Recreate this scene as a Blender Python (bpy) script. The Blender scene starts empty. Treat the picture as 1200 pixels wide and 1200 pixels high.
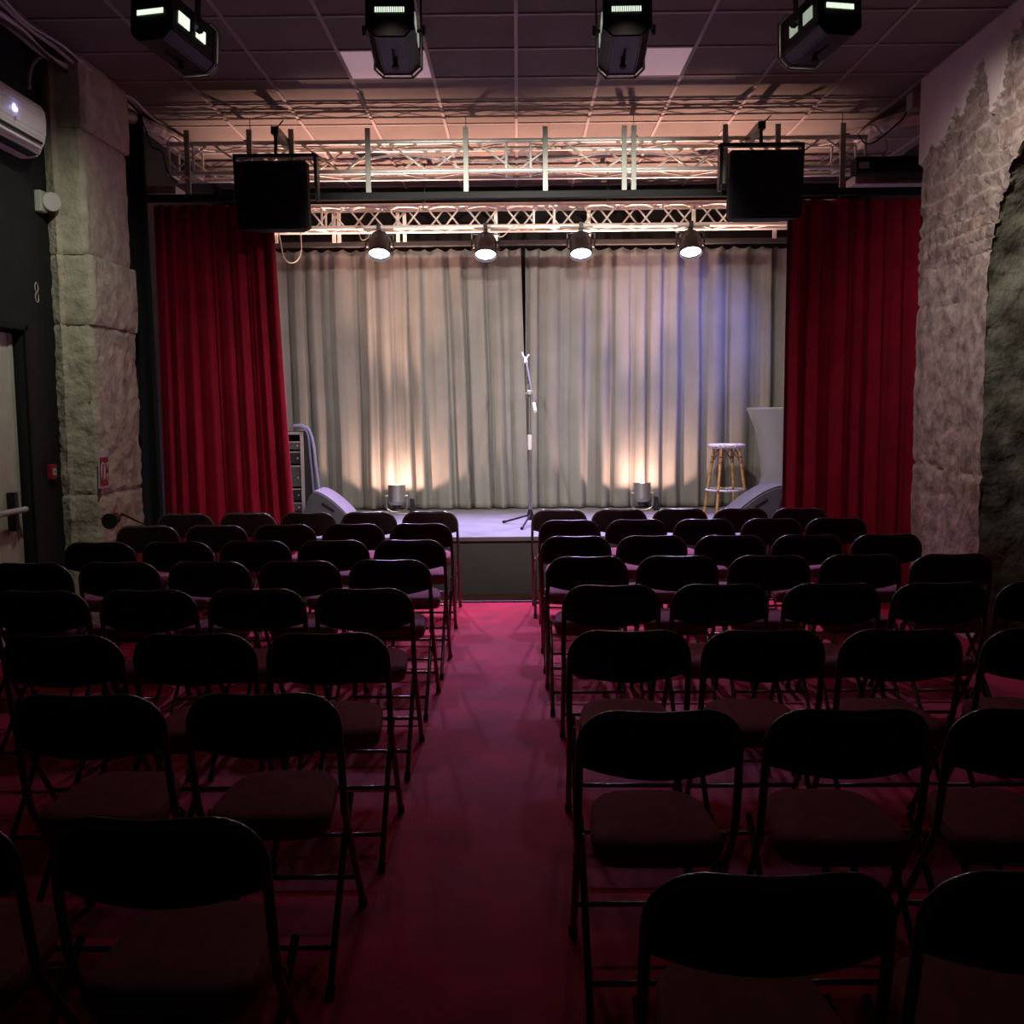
import bpy, bmesh, math, random
from mathutils import Vector, Matrix, noise
random.seed(7)
R = math.radians
PI = math.pi
C = bpy.context.scene.collection
sc = bpy.context.scene

# ------------------------------------------------------------------ camera
F = 1200.0
CAMZ = 1.57
PITCH = math.atan(119.9/1200); YAW = math.atan(8.05/1200); ROLL = R(0.5)
cam_d = bpy.data.cameras.new('camera'); cam = bpy.data.objects.new('camera', cam_d); C.objects.link(cam)
cam_d.sensor_width = 36; cam_d.lens = 36; cam_d.clip_start = 0.02
CM = Matrix.Translation((0, 0, CAMZ)) @ Matrix.Rotation(YAW, 4, 'Z') @ Matrix.Rotation(PI/2-PITCH, 4, 'X') @ Matrix.Rotation(-ROLL, 4, 'Z')
cam.matrix_world = CM
sc.camera = cam
def ray(px, py):
    return (CM.to_3x3() @ Vector(((px-600)/F, -(py-600)/F, -1.0)))
def atY(px, py, Y):
    d = ray(px, py); t = Y/d.y
    return Vector((d.x*t, Y, CAMZ+d.z*t))
def atZ(px, py, Z):
    d = ray(px, py); t = (Z-CAMZ)/d.z
    return Vector((d.x*t, d.y*t, Z))
def atX(px, py, X):
    d = ray(px, py); t = X/d.x
    return Vector((X, d.y*t, CAMZ+d.z*t))

# ------------------------------------------------------------------ materials
def mat(name, col, rough=0.6, metal=0.0, var=0.0, nscale=8.0, bump=0.0, bscale=40.0, sheen=0.0, emit=None, estr=0.0, spec=0.5, col2=None, coat=0.0):
    m = bpy.data.materials.new(name); m.use_nodes = True
    nt = m.node_tree; b = nt.nodes['Principled BSDF']
    b.inputs['Base Color'].default_value = (*col, 1)
    b.inputs['Roughness'].default_value = rough
    b.inputs['Metallic'].default_value = metal
    b.inputs['Specular IOR Level'].default_value = spec
    if sheen:
        b.inputs['Sheen Weight'].default_value = sheen; b.inputs['Sheen Roughness'].default_value = 0.4
        b.inputs['Sheen Tint'].default_value = (*[min(1, c*1.6+0.02) for c in col], 1)
    if coat: b.inputs['Coat Weight'].default_value = coat
    if emit:
        b.inputs['Emission Color'].default_value = (*emit, 1); b.inputs['Emission Strength'].default_value = estr
    tc = nt.nodes.new('ShaderNodeTexCoord')
    if var or col2:
        n = nt.nodes.new('ShaderNodeTexNoise'); n.inputs['Scale'].default_value = nscale; n.inputs['Detail'].default_value = 6
        nt.links.new(tc.outputs['Object'], n.inputs['Vector'])
        r = nt.nodes.new('ShaderNodeValToRGB')
        a = tuple(c*(1-var) for c in col); z = col2 if col2 else tuple(min(1, c*(1+var)) for c in col)
        r.color_ramp.elements[0].position = 0.35; r.color_ramp.elements[1].position = 0.65
        r.color_ramp.elements[0].color = (*a, 1); r.color_ramp.elements[1].color = (*z, 1)
        nt.links.new(n.outputs['Fac'], r.inputs['Fac']); nt.links.new(r.outputs['Color'], b.inputs['Base Color'])
    if bump:
        n2 = nt.nodes.new('ShaderNodeTexNoise'); n2.inputs['Scale'].default_value = bscale; n2.inputs['Detail'].default_value = 8
        nt.links.new(tc.outputs['Object'], n2.inputs['Vector'])
        bp = nt.nodes.new('ShaderNodeBump'); bp.inputs['Strength'].default_value = bump; bp.inputs['Distance'].default_value = 0.02
        nt.links.new(n2.outputs['Fac'], bp.inputs['Height']); nt.links.new(bp.outputs['Normal'], b.inputs['Normal'])
    return m

M = dict(
    carpet=mat('red_carpet', (0.40, 0.010, 0.030), 0.75, var=0.22, nscale=3.5, bump=0.2, bscale=160, spec=0.15),
    blackwall=mat('black_paint', (0.012, 0.012, 0.015), 0.8, var=0.2, bump=0.15),
    blackback=mat('black_back_paint', (0.010, 0.009, 0.009), 0.9),
    blackcloth=mat('black_cloth', (0.010, 0.011, 0.015), 0.95, sheen=0.2),
    tile=mat('ceiling_tile', (0.18, 0.137, 0.122), 0.85, var=0.10, nscale=2.0, bump=0.1, bscale=200),
    grid=mat('ceiling_grid_bar', (0.34, 0.26, 0.26), 0.5),
    panel=mat('ceiling_panel_added_glow', (0.78, 0.56, 0.60), 0.5, emit=(1.0, 0.66, 0.74), estr=0.20),  # added emission brightens panels that are switched off
    stagefloor=mat('stage_floor_grey', (0.245, 0.245, 0.27), 0.5, var=0.12, nscale=4, bump=0.08, bscale=60),
    skirt=mat('stage_front_panel', (0.058, 0.06, 0.058), 0.7, var=0.12, nscale=3),
    nosing=mat('stage_edge', (0.14, 0.13, 0.13), 0.6),
    wood=mat('dark_floor_board', (0.075, 0.02, 0.016), 0.6, var=0.3, nscale=9),
    velvet=mat('red_velvet', (0.33, 0.009, 0.032), 0.85, sheen=0.35, var=0.12, nscale=5, spec=0.15),
    grey=mat('grey_curtain_cloth', (0.27, 0.255, 0.235), 0.9, var=0.07, nscale=3, bump=0.2, bscale=250, spec=0.15),
    alu=mat('aluminium', (0.86, 0.82, 0.77), 0.40, metal=0.3),
    strut=mat('zinc_strut', (0.42, 0.43, 0.38), 0.5, metal=0.4),
    black=mat('black_metal', (0.012, 0.012, 0.013), 0.4),
    satin=mat('satin_black', (0.016, 0.016, 0.017), 0.7, spec=0.25),
    grille=mat('speaker_grille', (0.012, 0.012, 0.014), 0.8, spec=0.2, bump=0.4, bscale=500),
    tubeblack=mat('chair_tube_black', (0.11, 0.09, 0.08), 0.22, metal=0.35, spec=0.9),
    vinyl=mat('chair_back_vinyl', (0.020, 0.011, 0.012), 0.6, var=0.2, nscale=14, spec=0.35),
    seat=mat('chair_seat_fabric', (0.27, 0.065, 0.10), 0.85, sheen=0.08, var=0.12, nscale=25, spec=0.2),
    ridge=mat('lantern_ridge', (.10, .10, .095), .5),
    boomgrey=mat('boom_grey', (.10, .095, .09), .85, spec=.2),
    rubber=mat('black_rubber', (0.008, 0.008, 0.008), 0.8),
    lampbody=mat('lantern_black', (0.012, 0.012, 0.015), 0.45),
    parbody=mat('par_body', (0.022, 0.019, 0.028), 0.4),
    ventglow=mat('vent_light', (0.5, 0.5, 0.4), 0.5, emit=(0.86, 1.0, 0.80), estr=1.0),
    ventdim=mat('vent_dim_light', (0.5, 0.5, 0.4), 0.5, emit=(0.86, 1.0, 0.80), estr=0.32),
    lenson=mat('lit_lens', (0.9, 0.9, 0.9), 0.3, emit=(0.93, 0.86, 1.0), estr=13),
    lenswarm=mat('warm_lit_lens', (0.9, 0.9, 0.9), 0.3, emit=(1.0, 0.72, 0.45), estr=12.0),
    lensspot=mat('spot_lens', (0.9, 0.9, 0.9), 0.3, emit=(1.0, 0.97, 0.85), estr=1.5),
    canmetal=mat('polished_can', (0.62, 0.62, 0.55), 0.3, metal=0.9),
    chrome=mat('chrome', (0.42, 0.42, 0.42), 0.35, metal=0.9),
    white=mat('white_plastic', (0.66, 0.62, 0.64), 0.45),
    acwhite=mat('ac_plastic', (0.90, 0.79, 0.84), 0.4),
    offwhite=mat('offwhite_plastic', (0.55, 0.56, 0.50), 0.5),
    dark=mat('dark_slot', (0.01, 0.01, 0.011), 0.7),
    display=mat('display_lit', (0.5, 0.5, 0.9), 0.4, emit=(0.42, 0.42, 1.0), estr=6.0),
    doorpaint=mat('door_paint', (0.66, 0.63, 0.53), 0.6, var=0.06),
    red=mat('red_plastic', (0.42, 0.02, 0.03), 0.45),
    rattan=mat('rattan_cane', (0.62, 0.33, 0.10), 0.45, var=0.3, nscale=20),
    rattandark=mat('rattan_binding', (0.25, 0.10, 0.05), 0.5),
    weave=mat('woven_seat', (0.75, 0.72, 0.70), 0.6, var=0.55, nscale=60),
    spandex=mat('grey_table_cover', (0.36, 0.36, 0.34), 0.8, sheen=0.2),
    wedge=mat('wedge_grey', (0.10, 0.105, 0.092), 0.6, var=0.08),
    wedgegrille=mat('wedge_grille', (0.34, 0.32, 0.38), 0.5, bump=0.2, bscale=400),
    wedgedark=mat('wedge_dark', (0.025, 0.025, 0.027), 0.6),
    cable=mat('grey_cable', (0.50, 0.43, 0.44), 0.5),
    cablelight=mat('pale_cable', (0.85, 0.74, 0.74), 0.5),
    cableblack=mat('black_cable', (0.015, 0.015, 0.015), 0.5),
    cablecream=mat('cream_cable', (0.7, 0.6, 0.5), 0.5),
    duct=mat('old_wrapped_pipe', (0.62, 0.50, 0.48), 0.7, var=0.5, nscale=7, bump=0.8, bscale=12),
    stone_l=mat('limestone', (0.60, 0.51, 0.42), 0.9, var=0.16, nscale=9, bump=0.8, bscale=26, spec=0.2),
    palewood=mat('pale_beam', (0.45, 0.37, 0.34), 0.7, var=0.2, nscale=6),
    rackmetal=mat('rack_edge', (0.70, 0.66, 0.60), 0.4, metal=0.5),
)

# ------------------------------------------------------------------ helpers
def link_mesh(name, bm, m, parent=None, smooth=False, mats=None):
    me = bpy.data.meshes.new(name)
    bm.normal_update()
    for e in bm.edges:
        if len(e.link_faces) == 2 and e.calc_face_angle(0) > .75: e.smooth = False
    bm.to_mesh(me); bm.free()
    for mm in (mats or [m]): me.materials.append(mm)
    if smooth:
        for p in me.polygons: p.use_smooth = True
    o = bpy.data.objects.new(name, me); C.objects.link(o)
    if parent: o.parent = parent
    return o
def tag(o, label=None, cat=None, group=None, kind=None):
    if label: o['label'] = label
    if cat: o['category'] = cat
    if group: o['group'] = group
    if kind: o['kind'] = kind
    return o
def thing(name, label, cat, loc=(0, 0, 0), rz=0.0, group=None, rx=0.0):
    o = bpy.data.objects.new(name, None); C.objects.link(o)
    o.location = loc; o.rotation_euler = (rx, 0, rz); o.empty_display_size = 0.1
    return tag(o, label, cat, group)
def struct(name, bm, m, parent=None, **k):
    o = link_mesh(name, bm, m, parent, **k)
    if not parent: o['kind'] = 'structure'
    return o
def NB(): return bmesh.new()
def box(bm, x0, x1, y0, y1, z0, z1, bev=0.0, mtx=None, mi=0):
    g = bmesh.ops.create_cube(bm, size=1)['verts']
    for v in g:
        v.co = Vector(((x0+x1)/2+v.co.x*(x1-x0), (y0+y1)/2+v.co.y*(y1-y0), (z0+z1)/2+v.co.z*(z1-z0)))
    if bev:
        es = list({e for v in g for e in v.link_edges})
        r = bmesh.ops.bevel(bm, geom=es, offset=bev, segments=2, affect='EDGES', profile=0.6)
        g = list({v for v in r['verts']} | {v for f in r['faces'] for v in f.verts})
    if mtx:
        for v in g: v.co = mtx @ v.co
    return bm
def tube(bm, pts, r, seg=10, closed=False, cap=True, flat=None):
    pts = [Vector(p) for p in pts]; n = len(pts); rings = []
    rr = r if isinstance(r, (list, tuple)) else [r]*n
    prev = None
    for i, p in enumerate(pts):
        if closed: t = pts[(i+1) % n]-pts[i-1]
        elif i == 0: t = pts[1]-pts[0]
        elif i == n-1: t = pts[-1]-pts[-2]
        else: t = (pts[i+1]-p).normalized()+(p-pts[i-1]).normalized()
        t.normalize()
        if prev is None:
            a = Vector((0, 0, 1)) if abs(t.z) < 0.9 else Vector((1, 0, 0))
            u = t.cross(a).normalized()
        else:
            u = (prev-t*prev.dot(t)).normalized()
        prev = u; w = t.cross(u)
        rings.append([bm.verts.new(p+(u*math.cos(2*PI*k/seg)+w*math.sin(2*PI*k/seg))*rr[i]) for k in range(seg)])
    m = n if closed else n-1
    for i in range(m):
        A, B = rings[i], rings[(i+1) % n]
        for k in range(seg):
            f = bm.faces.new((A[k], A[(k+1) % seg], B[(k+1) % seg], B[k])); f.smooth = True
    if cap and not closed:
        bm.faces.new(rings[0][::-1]); bm.faces.new(rings[-1])
    return bm
def lathe(bm, prof, seg=24, mtx=None, closed=False):
    rings = []
    for (r, z) in prof:
        if r < 1e-5:
            v = bm.verts.new((0, 0, z)); rings.append([v]*seg)
        else:
            rings.append([bm.verts.new((r*math.cos(2*PI*k/seg), r*math.sin(2*PI*k/seg), z)) for k in range(seg)])
    for A, B in zip(rings[:-1], rings[1:]):
        for k in range(seg):
            q = [A[k], A[(k+1) % seg], B[(k+1) % seg], B[k]]
            s = []
            for v in q:
                if v not in s: s.append(v)
            if len(s) >= 3:
                try: f = bm.faces.new(s); f.smooth = True
                except ValueError: pass
    if mtx:
        for v in {v for rg in rings for v in rg}: v.co = mtx @ v.co
    return bm
def prism(bm, poly, mtx=None, depth=1.0, bev=0.0):
    """poly in local XY, extruded along local +Z by depth, then mtx"""
    a = [bm.verts.new((x, y, 0)) for x, y in poly]; b = [bm.verts.new((x, y, depth)) for x, y in poly]
    fs = [bm.faces.new(a[::-1]), bm.faces.new(b)]
    n = len(poly)
    for i in range(n): fs.append(bm.faces.new((a[i], a[(i+1) % n], b[(i+1) % n], b[i])))
    vs = a+b
    if bev:
        es = list({e for f in fs for e in f.edges})
        r = bmesh.ops.bevel(bm, geom=es, offset=bev, segments=2, affect='EDGES')
        vs = list({v for f in r['faces'] for v in f.verts} | {v for v in vs if v.is_valid})
    if mtx:
        for v in vs: v.co = mtx @ v.co
    return bm
def T(x, y, z): return Matrix.Translation((x, y, z))
def RX(a): return Matrix.Rotation(a, 4, 'X')
def RY(a): return Matrix.Rotation(a, 4, 'Y')
def RZ(a): return Matrix.Rotation(a, 4, 'Z')
def kids(o): return [c for c in bpy.data.objects if c.parent == o]
def light(name, kind, loc, power, col, aim=None, size=0.05, angle=60, blend=0.4, parent=None):
    l = bpy.data.lights.new(name, kind); l.energy = power; l.color = col
    if kind == 'SPOT': l.spot_size = R(angle); l.spot_blend = blend; l.shadow_soft_size = size
    elif kind == 'POINT': l.shadow_soft_size = size
    o = bpy.data.objects.new(name, l); C.objects.link(o); o.location = loc
    if aim is not None:
        o.rotation_euler = (Vector(aim)-Vector(loc)).to_track_quat('-Z', 'Y').to_euler()
    return o

CEIL = 3.98
XL, XR = -3.2, 3.0
XO = 3.72
YB = -3.0
YS = 8.61      # stage front
YW = 11.42     # back wall
SZ = 0.50      # stage height

# ------------------------------------------------------------------ room shell
bm = NB(); box(bm, -3.9, 4.0, YB, YW+.1, -0.1, 0.0); struct('floor', bm, M['carpet'])
bm = NB(); box(bm, -3.9, 4.0, YB, YW+.1, CEIL, CEIL+.1); struct('ceiling', bm, M['tile'])
bm = NB(); box(bm, -3.9, 4.0, YW, YW+.12, 0, CEIL); struct('wall_front', bm, M['blackback'])
bm = NB(); box(bm, -3.9, 4.0, YB-.1, YB, 0, CEIL); struct('wall_back', bm, M['blackwall'])
# left wall with the door recess
DY0, DY1, DZ = 5.72, 6.70, 2.11
bm = NB()
box(bm, XL-.3, XL, YB, DY0, 0, CEIL); box(bm, XL-.3, XL, DY1, YW, 0, CEIL); box(bm, XL-.3, XL, DY0, DY1, DZ, CEIL)
box(bm, XL-.3, XL-.12, DY0, DY1, 0, DZ)
struct('wall_left', bm, M['blackwall'])
door = tag(bpy.data.objects.new('door_1', None), kind='structure'); C.objects.link(door); door.location = (XL-.09, DY0, 0)
def to_local(bm, p):
    for v in bm.verts: v.co -= Vector(p)
    return bm
bm = NB(); box(bm, XL-.115, XL-.075, DY0+.02, DY1-.015, 0.01, DZ-.02, 0.004)
box(bm, XL-.078, XL-.066, DY1-.075, DY1-.02, 0.01, DZ-.03, 0.003)
link_mesh('door_leaf', to_local(bm, door.location), M['doorpaint'], door)
bm = NB(); box(bm, XL-.075, XL-.02, DY1-.20, DY1-.15, .82, 1.07, .006); box(bm, XL-.075, XL-.02, DY0+.06, DY0+.11, .82, 1.07, .006)
link_mesh('bar_bracket', to_local(bm, door.location), M['black'], door)
bm = NB(); tube(bm, [(XL+.0, DY0+.07, .955), (XL+.0, DY1-.10, .955)], .019, 12); link_mesh('push_bar', to_local(bm, door.location), M['white'], door, True)
bm = NB()
box(bm, XL-.005, XL+.012, DY1, DY1+.03, 0, DZ+.03); box(bm, XL-.005, XL+.012, DY0-.03, DY0, 0, DZ+.03); box(bm, XL-.005, XL+.012, DY0-.03, DY1+.03, DZ, DZ+.03)
struct('trim_2', bm, M['satin'])
# right outer wall
bm = NB(); box(bm, XO, XO+.15, YB, YW, 0, CEIL); struct('wall_right_outer', bm, M['blackwall'])

# ---- right stone wall with the arch
AY, AZ, AA, AB = 5.76, 2.38, 0.95, 0.92
YE0, YE1 = 3.9, 7.87
jag = [(7.9, 3.36), (7.74, 3.38), (7.66, 3.47), (7.62, 3.40), (7.45, 3.44), (7.32, 3.52), (7.24, 3.62), (7.19, 3.50), (7.10, 3.56), (7.03, 3.66), (6.98, 3.62), (6.94, 3.77), (6.88, 3.80),
       (6.82, 3.72), (6.76, 3.55), (6.73, 3.38), (6.66, 3.46), (6.58, 3.50), (6.53, 3.62), (6.50, 3.78), (6.3, 3.86), (6.1, 3.80), (5.6, 3.7), (5.0, 3.75), (3.8, 3.4)]
def jagz(y):
    for (a, za), (b, zb) in zip(jag[:-1], jag[1:]):
        if b <= y <= a: return za+(zb-za)*(a-y)/(a-b)
    return 3.4
def edge_dist(y, z):
    n = noise.noise(Vector((y*9, z*9, 3)))*0.03+noise.noise(Vector((y*26, z*26, 3)))*0.014
    return max(-.1, min(.1, jagz(y)+n-z))
def exposed(y, z): return 1.0 if edge_dist(y, z) > 0 else 0.0
def wall_off(y, z):
    e = exposed(y, z)
    v = Vector((y, z, 0))
    if not e: return 0.0+0.002*noise.noise(v*3)
    d = 0.022+0.012*noise.noise(v*4)+0.010*noise.noise(v*13)+0.005*noise.noise(v*31)
    if z > 2.55:
        row = math.floor(z/0.085); ph = (z/0.085) % 1; u = (y/0.23+0.5*(row % 2)+.2*noise.noise(Vector((y*2, row*3, 5)))) % 1
        if ph < .2 or u < .08: d += 0.014
        if noise.noise(Vector((math.floor(y/0.23+0.5*(row % 2))*3.7, row*5.1, 9))) > .25: d += .014
    else:
        # pitted hollow running down the middle of the pier
        c = 7.28+.05*noise.noise(Vector((0, z*3, 2)))
        w = max(0, 1-((y-c)/.36)**2)
        d += w*(0.012+0.030*abs(noise.noise(v*8))+.02*abs(noise.noise(v*19)))
        for jz in (2.28, 1.12):
            q = abs(z-(jz+.04*(y-7.3)+.025*noise.noise(Vector((y*6, jz, 0)))))
            if q < .02: d += .022*(1-q/.02)
    return d
rows = []
NTH = 230
params = []
z = 0.0
while z < AZ-1e-4: params.append(('v', z, 1)); z += 0.03
cor = math.atan2(CEIL-AZ, YE1-AY)
ths = sorted([PI*k/NTH for k in range(NTH+1)]+[cor, math.atan2(CEIL-AZ, YE0-AY)])
for th in ths: params.append(('a', th, 0))
z = AZ-0.06
while z > -1e-4: params.append(('v', z, -1)); z -= 0.06
bm = NB(); lay = bm.verts.layers.float.new('exposed')
NU = 60
inner = []
for kind, t, s in params:
    if kind == 'v':
        jit = .018*noise.noise(Vector((t*5, 1, 2)))+.008*noise.noise(Vector((t*17, 1, 2)))
        if s > 0: B = (AY+AA+jit, t); O = (YE1+(.012*noise.noise(Vector((t*6, 7, 2))) if t < 3.3 else 0), t)
        else: B = (AY-AA+jit, t); O = (YE0, t)
    else:
        jit = 1+.018*noise.noise(Vector((t*6, 4, 2)))
        B = (AY+AA*jit*math.cos(t), AZ+AB*jit*math.sin(t))
        dy, dz = math.cos(t), math.sin(t); c = []
        if dy > 1e-6: c.append((YE1-AY)/dy)
        if dy < -1e-6: c.append((YE0-AY)/dy)
        if dz > 1e-6: c.append((CEIL-AZ)/dz)
        k = min(c); O = (AY+dy*k, AZ+dz*k)
    row = []
    for i in range(NU+1):
        u = i/NU; y = B[0]+(O[0]-B[0])*u; zz = B[1]+(O[1]-B[1])*u
        v = bm.verts.new((XR+wall_off(y, zz), y, zz)); v[lay] = edge_dist(y, zz); row.append(v)
    rows.append(row); inner.append(B)
for A, B in zip(rows[:-1], rows[1:]):
    for i in range(NU):
        f = bm.faces.new((A[i], A[i+1], B[i+1], B[i])); f.smooth = True
# thickness: reveal of the arch and end face
def skin(get, n=16, rough=.03):
    prev = None
    for row in rows:
        base = get(row); cur = [base]
        for k in range(1, n+1):
            x = XR+(XO-XR-.02)*k/n
            nn = rough*noise.noise(Vector((x*5, base.co.y*2, base.co.z*5)))+rough*.6*noise.noise(Vector((x*14, base.co.y*2, base.co.z*14)))
            cy = AY; d = Vector((0, base.co.y-AY, base.co.z-AZ if base.co.z > AZ else 0)).normalized()
            v = bm.verts.new((x, base.co.y+d.y*nn, base.co.z+d.z*nn)); v[lay] = 2.0; cur.append(v)
        if prev:
            for k in range(n):
                f = bm.faces.new((prev[k], prev[k+1], cur[k+1], cur[k])); f.smooth = True; f.material_index = 1
        prev = cur
skin(lambda r: r[0])
ends = [r[-1] for r in rows if abs(r[-1].co.y-YE1) < .03]
pv = None
for b0 in ends:
    v = bm.verts.new((XO-.01, b0.co.y, b0.co.z)); v[lay] = 1.0
    if pv: bm.faces.new((pv[0], b0, v, pv[1]))
    pv = (b0, v)
bmesh.ops.recalc_face_normals(bm, faces=bm.faces)

def stone_wall_mat():
    m = bpy.data.materials.new('plaster_and_rubble'); m.use_nodes = True; nt = m.node_tree; N = nt.nodes; L = nt.links
    b = N['Principled BSDF']; b.inputs['Roughness'].default_value = .9; b.inputs['Specular IOR Level'].default_value = .2
    tc = N.new('ShaderNodeTexCoord'); at = N.new('ShaderNodeAttribute'); at.attribute_name = 'exposed'
    me_ = N.new('ShaderNodeMapRange'); me_.inputs['From Min'].default_value = -.006; me_.inputs['From Max'].default_value = .006; L.new(at.outputs['Fac'], me_.inputs['Value'])
    sep = N.new('ShaderNodeSeparateXYZ'); L.new(tc.outputs['Object'], sep.inputs[0])
    com = N.new('ShaderNodeCombineXYZ'); L.new(sep.outputs['Y'], com.inputs[0]); L.new(sep.outputs['Z'], com.inputs[1])
    nd = N.new('ShaderNodeTexNoise'); nd.inputs['Scale'].default_value = 3.2; nd.inputs['Detail'].default_value = 5; L.new(com.outputs[0], nd.inputs['Vector'])
    mx = N.new('ShaderNodeMix'); mx.data_type = 'VECTOR'; mx.inputs['Factor'].default_value = .22
    L.new(com.outputs[0], mx.inputs[4]); L.new(nd.outputs['Color'], mx.inputs[5])
    br = N.new('ShaderNodeTexBrick'); L.new(mx.outputs[1], br.inputs['Vector']); br.inputs['Scale'].default_value = 1
    br.inputs['Brick Width'].default_value = .27; br.inputs['Row Height'].default_value = .10; br.inputs['Mortar Size'].default_value = .014
    br.inputs['Mortar Smooth'].default_value = .6
    br.inputs['Color1'].default_value = (.30, .15, .115, 1); br.inputs['Color2'].default_value = (.15, .115, .10, 1); br.inputs['Mortar'].default_value = (.50, .40, .36, 1)
    n1 = N.new('ShaderNodeTexNoise'); n1.inputs['Scale'].default_value = 7; n1.inputs['Detail'].default_value = 10; n1.inputs['Roughness'].default_value = .65; L.new(com.outputs[0], n1.inputs['Vector'])
    rs = N.new('ShaderNodeValToRGB'); L.new(n1.outputs['Fac'], rs.inputs['Fac'])
    rs.color_ramp.elements[0].position = .36; rs.color_ramp.elements[0].color = (.27, .215, .185, 1)
    rs.color_ramp.elements[1].position = .62; rs.color_ramp.elements[1].color = (.70, .58, .50, 1)
    # brick above about 2.6 m, dressed stone below
    ad = N.new('ShaderNodeMath'); ad.operation = 'MULTIPLY_ADD'; ad.inputs[1].default_value = .5; L.new(nd.outputs['Fac'], ad.inputs[0]); L.new(sep.outputs['Z'], ad.inputs[2])
    mr = N.new('ShaderNodeMapRange'); mr.inputs['From Min'].default_value = 2.70; mr.inputs['From Max'].default_value = 2.95; L.new(ad.outputs[0], mr.inputs['Value'])
    m1 = N.new('ShaderNodeMix'); m1.data_type = 'RGBA'; L.new(mr.outputs[0], m1.inputs['Factor']); L.new(rs.outputs['Color'], m1.inputs[6])
    mb = N.new('ShaderNodeMix'); mb.data_type = 'RGBA'; mb.inputs['Factor'].default_value = .52; L.new(br.outputs['Color'], mb.inputs[6]); L.new(rs.outputs['Color'], mb.inputs[7])
    L.new(mb.outputs[2], m1.inputs[7])
    n2 = N.new('ShaderNodeTexNoise'); n2.inputs['Scale'].default_value = 2.5; n2.inputs['Detail'].default_value = 6; L.new(com.outputs[0], n2.inputs['Vector'])
    rp = N.new('ShaderNodeValToRGB'); L.new(n2.outputs['Fac'], rp.inputs['Fac'])
    rp.color_ramp.elements[0].position = .3; rp.color_ramp.elements[0].color = (.66, .54, .51, 1)
    rp.color_ramp.elements[1].position = .7; rp.color_ramp.elements[1].color = (.78, .66, .62, 1)
    m2 = N.new('ShaderNodeMix'); m2.data_type = 'RGBA'; L.new(me_.outputs[0], m2.inputs['Factor']); L.new(rp.outputs['Color'], m2.inputs[6]); L.new(m1.outputs[2], m2.inputs[7])
    L.new(m2.outputs[2], b.inputs['Base Color'])
    n3 = N.new('ShaderNodeTexNoise'); n3.inputs['Scale'].default_value = 30; n3.inputs['Detail'].default_value = 8; L.new(tc.outputs['Object'], n3.inputs['Vector'])
    mu = N.new('ShaderNodeMath'); mu.operation = 'MULTIPLY'; L.new(n3.outputs['Fac'], mu.inputs[0]); L.new(me_.outputs[0], mu.inputs[1])
    bp = N.new('ShaderNodeBump'); bp.inputs['Strength'].default_value = .8; bp.inputs['Distance'].default_value = .02; L.new(mu.outputs[0], bp.inputs['Height']); L.new(bp.outputs['Normal'], b.inputs['Normal'])
    return m
revealmat = mat('reveal_stone_light_tint', (0.17, 0.17, 0.12), 0.9, var=0.4, nscale=6, bump=1.0, bscale=18, spec=0.2, col2=(0.34, 0.33, 0.25))  # greenish light on the reveal is put into its stone colour
struct('wall_right', bm, None, mats=[stone_wall_mat(), revealmat])

# ---- ceiling grid and light panels
bm = NB()
for k in range(-6, 7):
    x = 0.006+0.6*k; box(bm, x-.012, x+.012, YB, YW, CEIL-.010, CEIL+.002)
y = 8.93
ys = [8.93+.6*k for k in range(-20, 5)]
for y in ys:
    if y < YW: box(bm, -3.9, 3.9, y-.012, y+.012, CEIL-.009, CEIL+.002)
tg = struct('trim_1', bm, M['grid'])
for sx, nm in ((-1, 'left'), (1, 'right')):
    x0 = -1.2+.006+.014 if sx < 0 else .6+.006+.014
    t = thing('ceiling_light', 'switched off pale square ceiling light panel with added glow, %s of the middle grid line' % nm, 'ceiling light', (x0+.286, 7.43, CEIL), group='square ceiling light panels')
    bm = NB(); box(bm, -.286, .286, -.286, .286, -.006, -.001, .002); link_mesh('diffuser', bm, M['panel'], t)

# ------------------------------------------------------------------ stage
st = thing('stage_platform', 'low grey topped stage platform with a plain dark front panel', 'stage', (0, YS, 0))
bm = NB(); box(bm, XL+.01, XO-.01, 0, YW-YS-.01, SZ-.04, SZ); link_mesh('deck', bm, M['stagefloor'], st)
bm = NB(); box(bm, XL+.01, XO-.01, .01, .05, 0.001, SZ-.041); link_mesh('front_panel', bm, M['skirt'], st)
bm = NB(); box(bm, XL+.01, XO-.01, -.012, -.001, SZ-.035, SZ, .003); link_mesh('nosing', bm, M['nosing'], st)
bm = NB(); box(bm, XL, XO-.01, 8.27, YS-.002, 0.0, .012, .004)
tag(link_mesh('threshold_board', bm, M['wood']), 'dark reddish wooden board on the floor along the stage front', 'floor board')

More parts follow.
